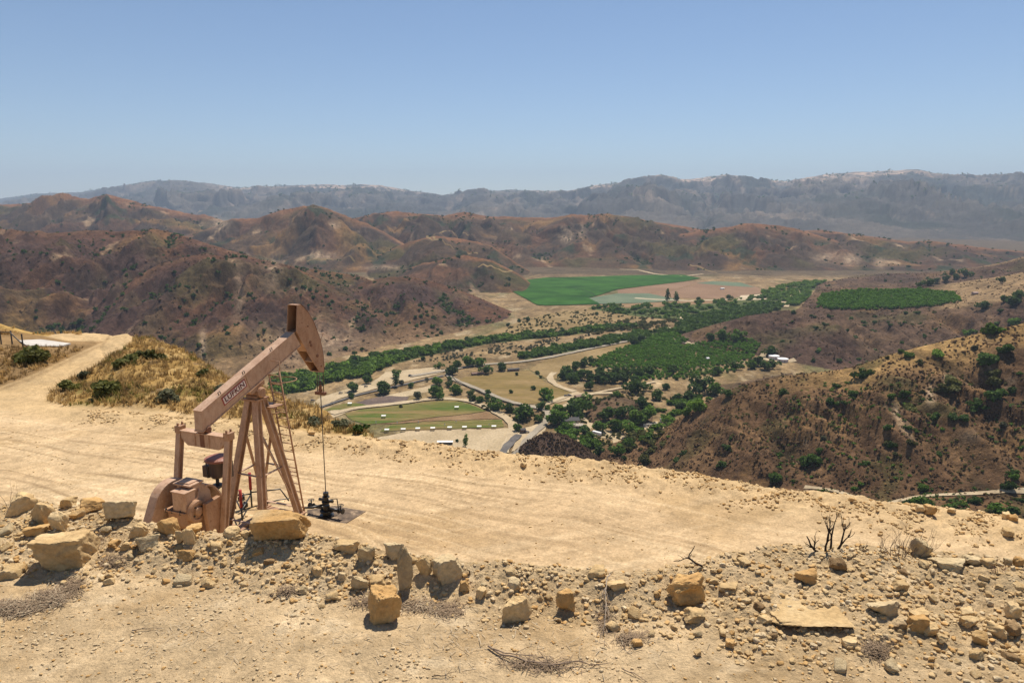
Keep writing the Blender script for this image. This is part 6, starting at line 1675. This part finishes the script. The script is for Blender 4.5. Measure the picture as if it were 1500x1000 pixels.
bush(15, 735, 42, 3, 0.004, DRYW, 'thin pale dry twigs at the left border', 23, 0.5, 1, (2, 3), 0.4, 'dry_bush')
bush(1290, 954, 26, 6, 0.003, DRYW, 'small dry tuft of twigs below the right rubble', 29, 0.4, 1, (2, 3), 0.1, 'dry_bush')
def branch(pix, r, mat, label, seed, lift=0.03, twigs=4, name='fallen_branch', cat='branch'):
    rnd = random.Random(seed); mb = MB(); pts = []
    for i, (a, b, hh) in enumerate(pix):
        p = FG.hit(a, b); pts.append(p+Vector((0, 0, lift+hh)))
    o0 = pts[0].copy(); pts = [p-o0 for p in pts]
    dn = []
    for i in range(len(pts)-1):
        for j in range(4):
            f = j/4; dn.append(pts[i].lerp(pts[i+1], f)+Vector((rnd.uniform(-1, 1), rnd.uniform(-1, 1), rnd.uniform(-.3, 1)))*r*1.3)
    dn.append(pts[-1])
    mb.tube(dn, [r*(1-0.7*i/(len(dn)-1)) for i in range(len(dn))], 7)
    for t in range(twigs):
        k = rnd.randint(2, len(dn)-2); d = (dn[k]-dn[k-1]).normalized()
        grow(mb, dn[k], d+Vector((rnd.uniform(-.8, .8), rnd.uniform(-.8, .8), rnd.uniform(-.1, .25))), rnd.uniform(.08, .2), r*0.5, 1, rnd, -0.3, (0, 2))
    o = mb.build(name, mat); o.location = o0
    return tag(o, label, cat)
branch([(1030,824,0.0),(1012,804,0.12),(1008,800,0.16),(1016,783,0.3)], 0.014, CHAR, 'forked black branch lying on the crest above the notched boulder', 3, 0.03, 5)
branch([(893,833,0.02),(888,860,0.03),(887,890,0.03),(883,934,0.02)], 0.009, PALEW, 'long pale stick lying down the slope right of the upright orange block', 5, 0.05, 5)
branch([(716,948,0.0),(740,965,0.02),(772,972,0.02),(808,978,0.02),(850,974,0.02),(880,978,0.0)], 0.012, DRYW, 'long dry branch bundle lying on the dirt at bottom centre', 7, 0.02, 9)
branch([(722,955,0.0),(755,966,0.03),(800,972,0.03)], 0.008, DRYW, 'thin dry branch beside the long branch at bottom centre', 17, 0.03, 6)
branch([(688,808,0.0),(684,796,0.05)], 0.010, CHAR, 'short black stick standing on the crest right of the middle', 9, 0.02, 0)
branch([(912,982,0.0),(925,988,0.01),(942,994,0.0)], 0.007, DRYW, 'short curved stick on the dirt at the bottom edge', 11, 0.015, 2)
branch([(194,925,0.0),(212,923,0.015),(232,922,0.0)], 0.006, DRYW, 'short dry stick on the open dirt at lower left', 13, 0.015, 2)
branch([(632,992,0.0),(650,992,0.01),(662,994,0.0)], 0.006, CHAR, 'thin dark stick at the bottom edge left of centre', 15, 0.015, 1)
branch([(435,992,0.0),(442,985,0.02),(448,978,0.0)], 0.005, DRYW, 'thin curved straw at the bottom edge below the big orange boulder', 25, 0.015, 0)
# straw litter
def litter(blobs, n, seed, mat, name='straw_litter'):
    r = np.random.RandomState(seed); VV = []; FF = []; off = 0
    for (px, py, rx, ry, w) in blobs:
        k = int(n*w)
        a = np.clip(r.normal(0, 0.42, (k, 2)), -1.2, 1.2)
        x, y, _ = at_plane(px+a[:, 0]*rx, py+a[:, 1]*ry, -4.55)
        z = FG.z(x, y)+r.uniform(0.002, 0.03, k)
        an = r.rand(k)*6.283; L = r.uniform(0.03, 0.13, k); wd = r.uniform(0.0015, 0.004, k); el = r.normal(0, .22, k)
        dx, dy, dz = np.cos(an)*L, np.sin(an)*L, np.sin(el)*L
        nx, ny = -np.sin(an)*wd, np.cos(an)*wd
        V = np.stack([np.stack([x-nx, y-ny, z], -1), np.stack([x+nx, y+ny, z], -1), np.stack([x+dx+nx, y+dy+ny, z+dz], -1), np.stack([x+dx-nx, y+dy-ny, z+dz], -1)], 1).reshape(-1, 3)
        VV.append(V); FF.append(np.arange(4*k).reshape(k, 4)+off); off += 4*k
    return tag(link_mesh(name, mesh_np(name, np.concatenate(VV), np.concatenate(FF)), mat), kind='stuff')
litter([(20,888,45,12,1.0),(75,872,28,14,.7),(105,855,20,14,.35),(135,800,22,12,.35),(165,826,22,8,.3),(550,878,40,9,.35),(610,882,40,9,.35),(655,888,30,14,.35),(1285,948,22,14,.4),(925,930,25,12,.2),(885,900,12,30,.2),(790,968,60,12,.3),(420,866,20,6,.12)], 1500, 5, plain('straw', (0.24,0.17,0.11), 0.95, 0.1))
litter([(20,888,45,12,1.0),(75,872,28,14,.6),(620,882,50,12,.4),(700,940,300,60,.5),(300,920,200,60,.3)], 600, 6, plain('pale_straw', (0.42,0.33,0.22), 0.95, 0.1))

# ---------------------------------------------------------------- haze
def haze_box(dens):
    x0, x1, y0, y1, z0, z1 = -22500, 22500, -6500, 24500, FLOOR-8, 1100.0
    mb = MB()
    mb.box(((x0+x1)/2, (y0+y1)/2, (z0+z1)/2), (x1-x0, y1-y0, z1-z0))
    m = bpy.data.materials.new('haze'); m.use_nodes = True
    nt = m.node_tree; nt.nodes.remove(nt.nodes['Principled BSDF'])
    v = nt.nodes.new('ShaderNodeVolumePrincipled')
    v.inputs['Color'].default_value = (0.66, 0.80, 1.0, 1)
    v.inputs['Density'].default_value = dens
    v.inputs['Anisotropy'].default_value = 0.0
    nt.links.new(v.outputs[0], nt.nodes['Material Output'].inputs['Volume'])
    o = mb.build('haze', m)
    tag(o, kind='stuff'); o.visible_shadow = True
    return o
haze_box(5.6e-5)
